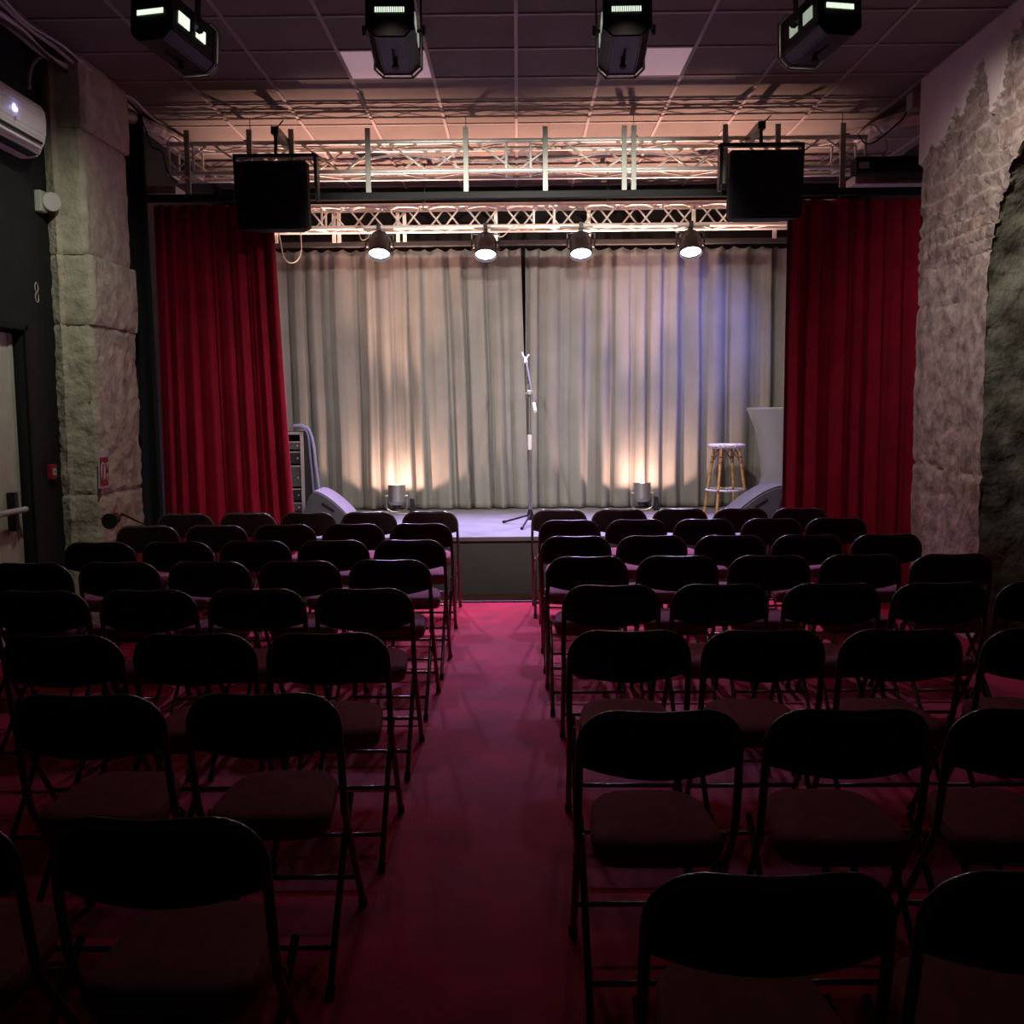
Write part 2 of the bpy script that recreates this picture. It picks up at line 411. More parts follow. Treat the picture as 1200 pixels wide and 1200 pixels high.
# ------------------------------------------------------------------ curtains
def curtain(name, m, label, x0t, x1t, x0b, x1b, Y, zb, zt, folds, amp, seed, nx=420, nz=46, scallop=0, cat='curtain', sheet_dx=None, botamp=1.35):
    bm = NB(); rows = []
    rnd = random.Random(seed)
    # irregular fold phase
    ph = [0.0]
    for i in range(folds*4): ph.append(ph[-1]+rnd.uniform(.35, 1.8))
    tot = ph[-1]
    amps = [rnd.uniform(.55, 1.15) for _ in range(folds*4+2)]
    for j in range(nz+1):
        v = j/nz; row = []
        for i in range(nx+1):
            u = i/nx
            uu = u+.006*noise.noise(Vector((u*7, v*2.2, seed)))*(1-v*.3)
            s = max(0, min(.99999, uu))*folds*4; k = int(s); fr = s-k
            p = (ph[k]+(ph[k+1]-ph[k])*fr)/tot*folds
            a = amps[k]*(1-fr)+amps[k+1]*fr
            w = math.sin(2*PI*p); w = math.copysign(abs(w)**.8, w)
            w2 = math.sin(4*PI*p+1.3*noise.noise(Vector((u*11, v*.8, seed+3))))*.22
            hgt = (.75+(botamp-.75)*(v))
            # soft ripples that change down the drop
            rip = .35*noise.noise(Vector((u*folds*1.1, v*1.3, seed+9)))
            d = amp*a*hgt*(w+w2+rip)
            xa = x0t+(x1t-x0t)*u; xb = x0b+(x1b-x0b)*u
            vv = v**1.15
            x = xa+(xb-xa)*vv + amp*.30*math.cos(2*PI*p)*hgt
            z = zt+(zb-zt)*v
            if j == nz: z += .006*noise.noise(Vector((u*30, 0, seed)))
            if scallop:
                sc_ = abs(math.sin(PI*u*scallop)); z -= (1-v)**14*.035*(1-sc_**.6) if False else (1-v)**16*.03*sc_
                d += (1-v)**10*.012*math.sin(2*PI*u*scallop)
            row.append(bm.verts.new((x, Y+d, z)))
        rows.append(row)
    for A, B in zip(rows[:-1], rows[1:]):
        for i in range(nx):
            f = bm.faces.new((A[i], B[i], B[i+1], A[i+1])); f.smooth = True
    o = link_mesh(name, bm, m)
    sol = o.modifiers.new('thick', 'SOLIDIFY'); sol.thickness = .004
    return tag(o, label, cat)
zc = atY(615, 290.5, 11.07).z
YG = 11.06
curtain('grey_curtain', M['grey'], 'left half of the pale grey pleated backdrop curtain behind the stage', -3.15, -0.005+.04, -3.15, .10, YG, SZ+.012, zc, 15, .040, 11, nx=620, nz=50, scallop=22)
curtain('grey_curtain', M['grey'], 'right half of the pale grey backdrop curtain, bluish in its middle', .085, 3.35, .06, 3.35, YG+.03, SZ+.012, zc, 15, .042, 23, nx=620, nz=50, scallop=22)
YR = 8.52
tl = atY(179, 241, YR); tr = atY(319, 262, YR); bl = atY(191, 607, YR); br_ = atY(347, 607, YR)
curtain('red_curtain', M['velvet'], 'red velvet front curtain on the left, its inner edge slanting outward', tl.x, tr.x, bl.x, br_.x, YR, .03, tl.z, 8, .045, 5, nx=380, botamp=1.5)
tl = atY(922, 234, YR); bl = atY(914, 607, YR)
curtain('red_curtain', M['velvet'], 'red velvet front curtain on the right, hanging straight beside the stone arch', tl.x, 3.60, bl.x, 3.60, YR, .03, tl.z, 9, .050, 17, nx=400, botamp=1.2)
# dark side drape between pillar and red curtain
curtain('side_drape', M['blackcloth'], 'narrow black drape between the stone pillar and the red curtain', -3.19, -2.935, -3.19, -2.90, 8.30, .02, 3.9, 2, .02, 31, nx=60, nz=20, cat='curtain')

# curtain rails
zr = atY(600, 228.5, 8.50).z
bm = NB(); box(bm, XL, XO, 8.475, 8.535, zr-.028, zr+.028, .006)
tag(link_mesh('curtain_rail', bm, M['satin']), 'long black rail under the front truss carrying the red curtains', 'curtain rail')
zg = zc+.02
bm = NB(); box(bm, XL, 3.65, 11.02, 11.09, zg, zg+.055, .006)
tag(link_mesh('curtain_rail', bm, mat('grey_rail', (.10, .10, .10), .5)), 'grey rail along the top of the pale backdrop curtain', 'curtain rail')

# ------------------------------------------------------------------ trusses
def truss(label, x0, x1, y0, z0, size, rc, rb, step, joints, dep):
    t = thing('lighting_truss', label, 'truss', (x0, y0, z0)); L = x1-x0
    for (y, z) in ((0, 0), (dep, 0), (0, size), (dep, size)):
        bm = NB(); tube(bm, [(0, y, z), (L, y, z)], rc, 12); link_mesh('chord', bm, M['alu'], t)
    n = int(round(L/step)); s = L/n
    for fi, face in enumerate(('f', 'b', 't', 'u')):
        bm = NB()
        for k in range(n):
            a, b = k*s, (k+1)*s
            up = (k+(fi % 2)) % 2 == 0
            for xa, xb, e in ((a, b, up),):
                p0, p1 = (0, size) if e else (size, 0)
                if face == 'f': q = [(xa+.01, 0, p0), (xb-.01, 0, p1)]
                elif face == 'b': q = [(xa+.01, dep, p0), (xb-.01, dep, p1)]
                elif face == 't': q = [(xa+.01, 0 if e else dep, size), (xb-.01, dep if e else 0, size)]
                else: q = [(xa+.01, 0 if e else dep, 0), (xb-.01, dep if e else 0, 0)]
                tube(bm, q, rb, 8)
        link_mesh('lattice', bm, M['alu'], t)
    for jx in joints:
        for dx in (-.1, .1):
            bm = NB()
            pts = [(jx-x0+dx, 0, 0), (jx-x0+dx, 0, size), (jx-x0+dx, dep, size), (jx-x0+dx, dep, 0)]
            tube(bm, pts, rb*1.25, 8, closed=True); link_mesh('end_frame', bm, M['alu'], t)
    return t
YT = 8.62
a = atY(608, 165, YT).z; b = atY(608, 199.5, YT).z
xl, xr = atY(196, 170, YT).x, atY(1016, 165, YT).x
ft = truss('silver lattice truss nearest the audience, above the red curtains', xl, xr, YT, b, a-b, .021, .009, .36, [0.02, xl+.11, xr-.11], .25)
for px in (220, 293, 342, 431.5, 546, 639, 731.5, 742.5, 849.5, 911, 987):
    p = atY(px, 189, 8.585); w = .0205
    bm = NB(); box(bm, p.x-w, p.x+w, 8.566, 8.592, zr+.03, a+.10, .002)
    to_local(bm, ft.location); link_mesh('strut', bm, M['strut'], ft)
for px in (293, 546, 742.5, 987):
    p = atY(px, 160, YT+.12)
    bm = NB(); tube(bm, [(p.x, YT+.125, a-.01), (p.x, YT+.125, CEIL-.001)], .003, 8)
    box(bm, p.x-.02, p.x+.02, YT-.01, YT+.26, a+.018, a+.03)
    to_local(bm, ft.location); link_mesh('hanger_rod', bm, M['black'], ft)
YT2 = 10.22
a2 = atY(620, 239.5, YT2).z; b2 = atY(620, 265, YT2).z
bt = truss('brightly lit lattice truss over the stage carrying the four small lamps', -3.0, 3.1, YT2, b2, a2-b2, .0215, .009, .19, [.27, -2.0], .22)
for px in (391, 397, 466, 474, 581, 690, 813, 908, 323):
    p = atY(px, 260, YT2+.25)
    bm = NB(); box(bm, p.x-.018, p.x+.018, YT2+.243, YT2+.266, zg-.04, a2+.03, .002)
    to_local(bm, bt.location); link_mesh('strut', bm, M['alu'], bt)
for x in (-2.4, -.9, .9, 2.4):
    bm = NB(); tube(bm, [(x, YT2+.11, a2-.01), (x, YT2+.11, CEIL-.001)], .005, 8); box(bm, x-.02, x+.02, YT2-.01, YT2+.23, a2+.018, a2+.03)
    to_local(bm, bt.location); link_mesh('hanger_rod', bm, M['black'], bt)

# looped cables on the rear truss
def cable(name, pts, r, m, label, sub=8, cat='cable', group=None):
    P = [Vector(p) for p in pts]; out = []
    n = len(P)
    for i in range(n-1):
        p0, p1, p2, p3 = P[max(i-1, 0)], P[i], P[i+1], P[min(i+2, n-1)]
        for k in range(sub):
            t = k/sub
            out.append(.5*((2*p1)+(-p0+p2)*t+(2*p0-5*p1+4*p2-p3)*t*t+(-p0+3*p1-3*p2+p3)*t**3))
    out.append(P[-1])
    bm = NB(); tube(bm, out, r, 8)
    return tag(link_mesh(name, bm, m, smooth=True), label, cat, group)
def PX(l, Y): return [atY(x, y, Y) for x, y in l]
cable('hanging_cable', PX([(325, 263), (329, 285), (333, 302), (341, 308), (349, 304), (353, 292), (352, 268)], 10.17), .006, M['cablecream'], 'cream cable looping down from the rear truss at its left end')
cable('hanging_cable', PX([(415, 264), (420, 272), (424, 281), (431, 279), (433, 274)], 10.17), .004, M['cablecream'], 'short pale cable looping beside the leftmost stage lamp')
cable('hanging_cable', PX([(604, 264), (597, 270), (589, 277), (583, 277)], 10.17), .005, M['cablecream'], 'short pale cable slanting beside the second stage lamp')
cable('hanging_cable', PX([(788, 264), (793, 272), (797, 268)], 10.17), .004, M['cablecream'], 'short pale cable by the rightmost stage lamp')
cable('truss_cable', PX([(225, 168), (300, 173), (372, 172), (400, 190), (470, 182), (560, 190), (660, 186), (730, 178), (800, 183), (868, 180)], 8.755), .010, M['cable'], 'grey green cable sagging inside the front truss', cat='cable')
cable('truss_cable', PX([(214, 168), (201, 160), (196, 175), (200, 190), (222, 210), (240, 214), (247, 207), (240, 205)], 8.50), .006, M['cablelight'], 'pale cable curling at the left end of the front truss', cat='cable')

# ------------------------------------------------------------------ stage LED cans on the rear truss
def led_par(px, py, which, aimx):
    p = atY(px, py, YT2-.02)
    t = thing('stage_lamp', which, 'stage lamp', p, group='lit black lamps on the rear truss')
    tilt = R(27)   # from straight down toward the audience
    mt = RX(-tilt)
    # local -Z is the beam; body runs up
    bm = NB(); lathe(bm, [(.100, 0), (.108, .0), (.110, .03), (.112, .10), (.108, .15), (.092, .185), (.088, .20), (.05, .205), (0, .206)], 28, mt); link_mesh('housing', bm, M['parbody'], t)
    bm = NB(); lathe(bm, [(.0, .012), (.100, .012)], 28, mt); link_mesh('lens', bm, M['lenson'], t)
    bm = NB(); lathe(bm, [(.101, .005), (.106, -.02), (.110, -.02), (.110, .01)], 28, mt); link_mesh('front_ring', bm, M['satin'], t)
    bm = NB()
    c = mt @ Vector((0, 0, .09))
    top = b2-p.z-.022
    for s in (-1, 1):
        box(bm, s*.134-.006, s*.134+.006, c.y-.018, c.y+.018, c.z-.03, top-.045)
    box(bm, -.140, .140, c.y-.016, c.y+.016, top-.053, top-.045); link_mesh('yoke', bm, M['parbody'], t)
    for s in (-1, 1):
        bm = NB(); lathe(bm, [(0, 0), (.018, .0), (.018, .02), (0, .02)], 14, T(c.x+s*.108, c.y, c.z) @ RY(s*PI/2)); link_mesh('knob', bm, M['chrome'], t)
    bm = NB(); box(bm, -.022, .022, c.y-.02, c.y+.02, top-.046, top+.004, .004)
    box(bm, -.02, .02, c.y-.02, .045, top-.012, top+.004); box(bm, -.02, .02, -.024, -.012, top-.01, top+.05)
    link_mesh('clamp', bm, M['black'], t)
    q = p + mt @ Vector((0, 0, -.03))
    l = light('stage_lamp_beam', 'SPOT', q, LEDP, LEDC, aim=(p.x+aimx, p.y-1.35, SZ), size=.07, angle=89, blend=1.0)
    return t
LEDP, LEDC = 430, (.60, .46, 1.0)
led_par(444.5, 297, 'leftmost of the four lit lamps hanging from the rear truss', -.1)
led_par(569, 298, 'second from left of the four lit lamps on the rear truss', 0)
led_par(681, 297, 'third from left of the four lit lamps on the rear truss', 0)
led_par(809.5, 295, 'rightmost of the four lit lamps on the rear truss', .1)

# blue wash lamp tucked behind the right curtain
t = thing('wash_lamp', 'small blue wash lamp tucked behind the right red curtain', 'stage lamp', (2.86, 9.3, 3.05))
bm = NB(); mt = RY(R(35)) @ RX(R(50)); lathe(bm, [(.055, 0), (.06, 0), (.062, .12), (.04, .15), (0, .152)], 20, mt); link_mesh('housing', bm, M['black'], t)
bm = NB(); lathe(bm, [(0, .01), (.055, .01)], 20, mt); link_mesh('lens', bm, mat('blue_lens', (.2, .2, .9), .3, emit=(.2, .25, 1), estr=3), t)
bm = NB(); tube(bm, [(0, 0, .1), (0, 0, CEIL-3.05)], .012, 8); link_mesh('hanger', bm, M['black'], t)
light('blue_wash', 'SPOT', (2.80, 9.36, 3.0), 190, (.27, .27, 1.0), aim=(1.70, 11.05, 2.20), size=.06, angle=62, blend=1.0)

# ------------------------------------------------------------------ front lanterns
def lantern(rear_px, front_px, dY, label, aim, wide=.235, ang=54, pw=1.0):
    pr = atY(rear_px[0], rear_px[1], dY); 
    # rear bottom edge centre; body length .44 heading to front_px
    pf = atY(front_px[0], front_px[1], dY+.42)
    d = (pf-pr).normalized()
    yaw = math.atan2(-d.x, d.y); pit = math.asin(d.z)
    t = thing('theatre_lantern', label, 'theatre lantern', pr, group='black lanterns hung across the ceiling')
    t.rotation_euler = (Matrix.Rotation(yaw, 3, 'Z') @ Matrix.Rotation(pit, 3, 'X')).to_euler()
    W = wide/2; H = .26; Ln = (pf-pr).length; c = .045
    oct_ = [(-W+c, 0), (W-c, 0), (W, c), (W, H-c), (W-c, H), (-W+c, H), (-W, H-c), (-W, c)]
    # prism axis local +Z -> body +Y : (x, y, z)->(x, z, y)
    mt = Matrix(((1, 0, 0, 0), (0, 0, 1, 0), (0, 1, 0, 0), (0, 0, 0, 1)))
    bm = NB(); prism(bm, oct_, mt, Ln-.03, .006); bmesh.ops.recalc_face_normals(bm, faces=bm.faces); link_mesh('housing', bm, M['lampbody'], t)
    # long cooling fins / ridge on the sides
    for s in (-1, 1):
        bm = NB(); box(bm, s*(W+.001)-.004, s*(W+.001)+.004, .02, Ln-.04, .045, .055); link_mesh('side_ridge', bm, M['ridge'], t)
    for s in (-1, 1):
        for y0, y1 in ((.06, .16), (.22, .31)):
            bm = NB()
            for k in range(9): box(bm, s*(W+.002)-.002, s*(W+.002)+.002, y0+(y1-y0)*k/9, y0+(y1-y0)*(k+.72)/9, .10, .16)
            link_mesh('vent', bm, M['ventglow'] if label.startswith('left') else M['ventdim'], t)
    bm = NB()
    for k in range(14): box(bm, -.075+.0107*k, -.075+.0107*k+.007, -.006, -.001, .125, .15)
    link_mesh('rear_vent', bm, M['ventglow'], t)
    # front frame, open ring of four bars with corner cuts
    bm = NB(); o2 = [(x*1.07, (y-H/2)*1.07+H/2) for x, y in oct_]; pts = [(x, Ln-.005, y) for x, y in o2]
    tube(bm, pts, .008, 6, closed=True); tube(bm, [(x, Ln-.028, y) for x, y in oct_], .006, 6, closed=True)
    for i in range(8): tube(bm, [(o2[i][0], Ln-.005, o2[i][1]), (oct_[i][0], Ln-.028, oct_[i][1])], .005, 6)
    link_mesh('colour_frame', bm, M['strut'], t)
    bm = NB(); lathe(bm, [(0, 0), (.085, 0), (.09, .01), (.0, .02)], 24, T(0, Ln-.032, H/2) @ RX(-PI/2)); link_mesh('lens', bm, M['lensspot'], t)
    bm = NB(); lathe(bm, [(0, 0), (.012, 0), (.012, .02), (.018, .02), (.018, .03), (0, .03)], 12, T(0, Ln*.62, 0) @ RX(PI)); link_mesh('focus_knob', bm, M['satin'], t)
    # slot for the knob
    bm = NB(); box(bm, -.006, .006, Ln*.30, Ln*.60, -.003, .001); link_mesh('focus_slot', bm, M['rubber'], t)
    bm = NB()
    for s in (-1, 1): box(bm, s*(W+.024)-.004, s*(W+.024)+.004, Ln*.45-.02, Ln*.45+.02, H/2-.02, H+.10)
    box(bm, -W-.028, W+.028, Ln*.45-.02, Ln*.45+.02, H+.10, H+.108); link_mesh('yoke', bm, M['lampbody'], t)
    for s in (-1, 1):
        bm = NB(); lathe(bm, [(0, 0), (.026, 0), (.026, .016), (0, .016)], 12, T(s*(W+.028), Ln*.45, H/2) @ RY(s*PI/2)); link_mesh('knob', bm, M['black'], t)
        bm = NB(); lathe(bm, [(0, 0), (.01, 0), (.01, .03), (0, .03)], 10, T(s*(W-.002), Ln*.45, H/2) @ RY(s*PI/2)); link_mesh('pivot', bm, M['black'], t)
    bm = NB(); box(bm, -.02, .02, Ln*.45-.02, Ln*.45+.02, H+.108, H+.17, .004); link_mesh('clamp', bm, M['black'], t)
    bpy.context.view_layer.update()
    q = t.matrix_world @ Vector((0, Ln+.02, H/2))
    light('lantern_beam', 'SPOT', q, FRP*pw, (1.0, .965, .86), aim=aim, size=.006, angle=ang, blend=.8)
    # where an added fill spot sits behind the housing
    g = t.matrix_world @ Vector((0, -.12, .15))
    bpy.context.view_layer.update()
    return t, g, t.matrix_world @ Vector((0, Ln*.45, H+.17))
FRP = 360
L1, g1, k1 = lantern((176, 46), (232, 89), 5.30, 'left end black lantern, turned inward with two glowing side vents', (.8, 9.8, 1.3), ang=56, pw=.6)
L2, g2, k2 = lantern((457, 43), (467, 90), 5.30, 'black lantern in front of the left pale ceiling panel', (-.5, 11.0, 1.95))
L3, g3, k3 = lantern((735, 42), (727, 90), 5.30, 'black lantern in front of the right pale ceiling panel', (.8, 11.0, 1.95))
L4, g4, k4 = lantern((985, 40), (938, 80), 5.30, 'right end black lantern, turned inward with dim side vents', (-.9, 9.6, 1.3), ang=60, pw=.95)
# added fill spots beside the outer lanterns, aimed at pillar and right wall
light('fill_spot', 'SPOT', k1+Vector((-.25, 0, -.2)), 62, (.94, 1.0, .80), aim=(-3.1, 7.15, 1.9), size=.05, angle=80, blend=1)
light('fill_spot', 'SPOT', k4+Vector((.25, 0, -.2)), 105, (1.0, .90, .84), aim=(3.2, 6.8, 2.55), size=.05, angle=74, blend=1)
for g_ in (g2, g3): light('fill_spot', 'SPOT', g_, 10, (1.0, .84, .74), aim=g_+Vector((0, -.8, -1.6)), size=.05, angle=125, blend=1)  # added fill behind the inner lanterns for near seats and chair tops
zp = sum(k.z for k in (k1, k2, k3, k4))/4+.03
pp = thing('lighting_pipe', 'black ceiling pipe that the four lanterns hang from', 'pipe', (0, k2.y, zp))
bm = NB(); tube(bm, [(-2.9, 0, 0), (2.9, 0, 0)], .024, 12); link_mesh('pipe', bm, M['black'], pp)
for x in (-2.3, -.0, 2.3):
    bm = NB(); tube(bm, [(x, 0, 0), (x, 0, CEIL-zp-.001)], .008, 8); link_mesh('hanger', bm, M['black'], pp)

# ------------------------------------------------------------------ hanging speakers
def speaker(px0, px1, pyt, label, side):
    Yf = 8.02
    a = atY(px0, pyt, Yf); b = atY(px1, pyt, Yf); w = (b.x-a.x); h = .50; dpt = .36
    t = thing('hanging_speaker', label, 'speaker', ((a.x+b.x)/2, Yf, a.z-h), group='black speakers under the front truss')
    t.rotation_euler = (R(-5) * -1, 0, 0)
    poly = [(-w/2, 0), (w/2, 0), (w/2-.0, .12), (w/2-.10, dpt), (-w/2+.10, dpt), (-w/2, .12)]
    bm = NB(); prism(bm, poly, None, h, .012); bmesh.ops.recalc_face_normals(bm, faces=bm.faces); link_mesh('cabinet', bm, M['satin'], t)
    bm = NB(); box(bm, -w/2+.02, w/2-.02, -.014, -.001, .02, h-.02, .006); link_mesh('grille', bm, M['grille'], t)
    bm = NB(); e = .035
    pts = [(-w/2-e, .13, h*.5), (-w/2-e, .13, h+.07), (w/2+e, .13, h+.07), (w/2+e, .13, h*.5)]
    for p, q in zip(pts[:-1], pts[1:]):
        if abs(p[2]-q[2]) > .01: box(bm, p[0]-.012, p[0]+.012, .17, .27, h*.45, h+.07)
        else: box(bm, p[0]-.012, q[0]+.012, .17, .27, h+.052, h+.078)
    link_mesh('bracket', bm, M['black'], t)
    for s in (-1, 1):
        bm = NB(); lathe(bm, [(0, 0), (.022, 0), (.022, .05), (0, .05)], 12, T(s*(w/2-.008), .13, h*.5) @ RY(s*PI/2)); link_mesh('bolt', bm, M['black'], t)
    bpy.context.view_layer.update()
    g = t.matrix_world @ Vector((0, .22, h+.07))
    bm = NB(); zt = b_f
    tube(bm, [(g.x, g.y, g.z), (g.x, g.y+.02, zt+.01)], .014, 10); box(bm, g.x-.03, g.x+.03, g.y-.02, YT+.03, zt-.02, zt+.035, .004)
    tube(bm, [(g.x+.01, g.y, zt+.02), (g.x+.07, g.y-.02, zt+.08)], .005, 6)
    inv = t.matrix_world.inverted()
    for v in bm.verts: v.co = inv @ v.co
    link_mesh('clamp', bm, M['black'], t)
b_f = a - 0.02
speaker(275, 360, 190, 'black speaker hanging over the left red curtain', -1)
speaker(855, 941, 177, 'black speaker hanging over the right red curtain', 1)

# ------------------------------------------------------------------ stage objects
# microphone stand
ms = thing('microphone_stand', 'thin metal boom microphone stand alone at centre stage', 'microphone stand', (atY(621.5, 612, 9.45).x, 9.45, SZ))
bm = NB(); tube(bm, [(0, 0, .06), (0, 0, .72)], .014, 12); link_mesh('lower_tube', bm, M['chrome'], ms)
bm = NB(); tube(bm, [(0, 0, .70), (0, 0, .84)], .020, 12); link_mesh('clutch', bm, M['white'], ms, True)
bm = NB(); tube(bm, [(0, 0, .83), (0, 0, 1.22)], .013, 10); link_mesh('upper_tube', bm, M['chrome'], ms)
bm = NB(); tube(bm, [(0, 0, .05), (0, 0, .08), (0, 0, .11), (0, 0, .15)], [.02, .03, .03, .018], 14); link_mesh('base_collar', bm, M['satin'], ms)
for dx, dy in ((-.25, .19), (-.08, -.36), (.33, .14)):
    bm = NB(); tube(bm, [(0, 0, .10), (dx, dy, .012)], .009, 10); lg = link_mesh('leg', bm, M['satin'], ms)
    bm = NB(); tube(bm, [(dx*.94, dy*.94, .018), (dx*1.03, dy*1.03, .013)], .013, 10); link_mesh('rubber_foot', bm, M['rubber'], lg)
def ml(px, py, Y=9.40): return atY(px, py, Y)-Vector(ms.location)
bm = NB(); tube(bm, [ml(616.8, 424, 9.85), ml(626.5, 478, 9.25)], .009, 10); link_mesh('boom', bm, M['boomgrey'], ms)
bm = NB(); tube(bm, [ml(625.8, 473, 9.31), ml(627.5, 482, 9.20)], .015, 10); link_mesh('boom_weight', bm, M['white'], ms)
bm = NB(); box(bm, -.018, .018, -.05, .02, 1.20, 1.245, .006); tube(bm, [(-.035, -.02, 1.215), (.03, -.02, 1.215)], .009, 8); tube(bm, [(-.02, -.02, 1.24), (-.012, -.02, 1.30)], .012, 8); link_mesh('boom_joint', bm, M['chrome'], ms)
bm = NB(); tube(bm, [ml(616.5, 425, 9.84), ml(615.8, 420, 9.88)], .016, 8); tube(bm, [ml(612, 413, 9.9), ml(613.5, 418.5, 9.88), ml(617.5, 419.5, 9.88), ml(620, 415.5, 9.9)], .009, 8); link_mesh('microphone_clip', bm, M['white'], ms)

# rattan bar stool
sp = atY(851.5, 520, 10.35); SX = sp.x
so = thing('bar_stool', 'tall rattan bar stool with a woven white seat on the stage', 'bar stool', (SX, 10.35, SZ)); sh = sp.z-SZ
bm = NB(); lathe(bm, [(0, sh-.045), (.165, sh-.045), (.185, sh-.03), (.188, sh-.012), (.178, sh), (0, sh+.006)], 32); link_mesh('seat', bm, M['weave'], so)
for k in range(4):
    an = PI/4+k*PI/2+.2; 
    top = Vector((.135*math.cos(an), .135*math.sin(an), sh-.045)); ft_ = Vector((.235*math.cos(an), .235*math.sin(an), 0.0))
    bm = NB(); tube(bm, [top, top.lerp(ft_, .5), ft_], .0145, 10); lg = link_mesh('leg', bm, M['rattan'], so)
    bm = NB()
    for f in (.12, .2, .62, .65):
        q = top.lerp(ft_, f); q2 = top.lerp(ft_, f+.025); tube(bm, [q, q2], .0175, 10)
    link_mesh('binding', bm, M['rattandark'], lg)
    a2_ = an+PI/2; t2 = Vector((.135*math.cos(a2_), .135*math.sin(a2_), sh-.05))
    pA = top.lerp(ft_, .2); pB = t2.lerp(Vector((.235*math.cos(a2_), .235*math.sin(a2_), 0)), .2)
    mid = (top+t2)/2
    bm = NB(); tube(bm, [pA, pA.lerp(mid, .6), mid+Vector((0, 0, -.004)), pB.lerp(mid, .6), pB], .007, 8); link_mesh('brace', bm, M['rattandark'], so)
bm = NB(); rr = .135+(.10)*.63; zz = (sh-.045)*.37
tube(bm, [(rr*math.cos(k*PI/16), rr*math.sin(k*PI/16), zz) for k in range(32)], .011, 8, closed=True); link_mesh('foot_ring', bm, M['weave'], so)

# covered cocktail table
tx = atY(876, 479, 10.57); tt = thing('cocktail_table', 'tall round table under a stretched grey cover beside the right curtain', 'table', (tx.x+.40, 10.57, SZ)); hh = tx.z-SZ
bm = NB(); seg = 64; rings = []
for j in range(31):
    v = j/30; z = hh*v; r0 = .40*(v**3.2)*1.0+.245*(1-v**3.2)
    if v < .35: r0 += .11*(1-v/.35)**1.6
    ring = []
    for k in range(seg):
        an = 2*PI*k/seg; lob = (1-v/.35)**1.5*.06*math.cos(4*an) if v < .35 else 0
        ring.append(bm.verts.new(((r0+lob)*math.cos(an), (r0+lob)*math.sin(an), z+.002)))
    rings.append(ring)
for A, B in zip(rings[:-1], rings[1:]):
    for k in range(seg): f = bm.faces.new((A[k], A[(k+1) % seg], B[(k+1) % seg], B[k])); f.smooth = True
link_mesh('cover', bm, M['spandex'], tt)
bm = NB(); lathe(bm, [(.0, hh+.012), (.395, hh+.012), (.402, hh+.006), (.402, hh-.012), (0, hh-.012)], 64); link_mesh('tabletop', bm, M['spandex'], tt)

# monitor wedges, seen from the side
def wedge(px0, px1, pyt, pyb, Y, flip, label):
    a = atY(px0, pyb, Y); b = atY(px1, pyb, Y); w = b.x-a.x; h = atY((px0+px1)/2, pyt, Y).z-SZ
    t = thing('stage_monitor', label, 'stage monitor speaker', ((a.x+b.x)/2, Y, SZ), group='floor monitor speakers on the stage')
    prof = [(-w/2, 0), (-w/2+.01, .05), (-w/2+.10, h*.90), (-w/2+.13, h)]
    for k in range(1, 9):
        u = k/8; prof.append((-w/2+.13+(w-.15)*u, h-(h-.06)*u**1.6))
    prof += [(w/2, .03), (w/2-.01, 0)]
    if flip: prof = [(-x, z) for x, z in prof][::-1]
    # extrude along Y
    mt = Matrix(((1, 0, 0, 0), (0, 0, 1, 0), (0, 1, 0, 0), (0, 0, 0, 1)))
    dd = .52
    bm = NB(); prism(bm, prof, mt, dd, .006); bmesh.ops.recalc_face_normals(bm, faces=bm.faces); link_mesh('cabinet', bm, M['wedge'], t)
    s = -1 if flip else 1
    bm = NB(); pr = []
    for k in range(0, 9):
        u = .02+k/8*.96; pr.append((-w/2+.13+(w-.15)*u, h-(h-.06)*u**1.6))
    lo = [(s*x, z+.003) for x, z in pr]; hi = [(s*(x+.006), z+.016) for x, z in pr]
    vs = []
    for (x, z), (x2, z2) in zip(lo, hi): vs.append([bm.verts.new((x, .02, z)), bm.verts.new((x2, .02, z2)), bm.verts.new((x2, dd-.02, z2)), bm.verts.new((x, dd-.02, z))])
    for A, B in zip(vs[:-1], vs[1:]):
        for k in range(4): bm.faces.new((A[k], A[(k+1) % 4], B[(k+1) % 4], B[k]))
    bm.faces.new(vs[0]); bm.faces.new(vs[-1][::-1]); bmesh.ops.recalc_face_normals(bm, faces=bm.faces)
    link_mesh('grille', bm, M['wedgegrille'] if not flip else M['wedge'], t)
    bm = NB(); an = R(33)*s
    cx = s*.03; cz = h*.53
    m2 = T(cx, -.003, cz) @ RY(an); box(bm, -.07, .07, -.004, .004, -.014, .014, .006, m2); link_mesh('handle', bm, M['rubber'], t)
    if flip:
        bm = NB(); prism(bm, [(.10, .02), (w/2-.02, .02), (w/2-.10, h*.92), (.17, h*.93)], T(0, -.006, 0) @ mt, .004); bmesh.ops.recalc_face_normals(bm, faces=bm.faces); link_mesh('side_plate', bm, M['wedgedark'], t)
    return t
wedge(351, 411, 577, 611, 9.62, False, 'grey floor monitor by the left curtain, its curved top lit lavender')
wedge(858, 934, 571, 611, 9.50, True, 'dark grey floor monitor in front of the bar stool')

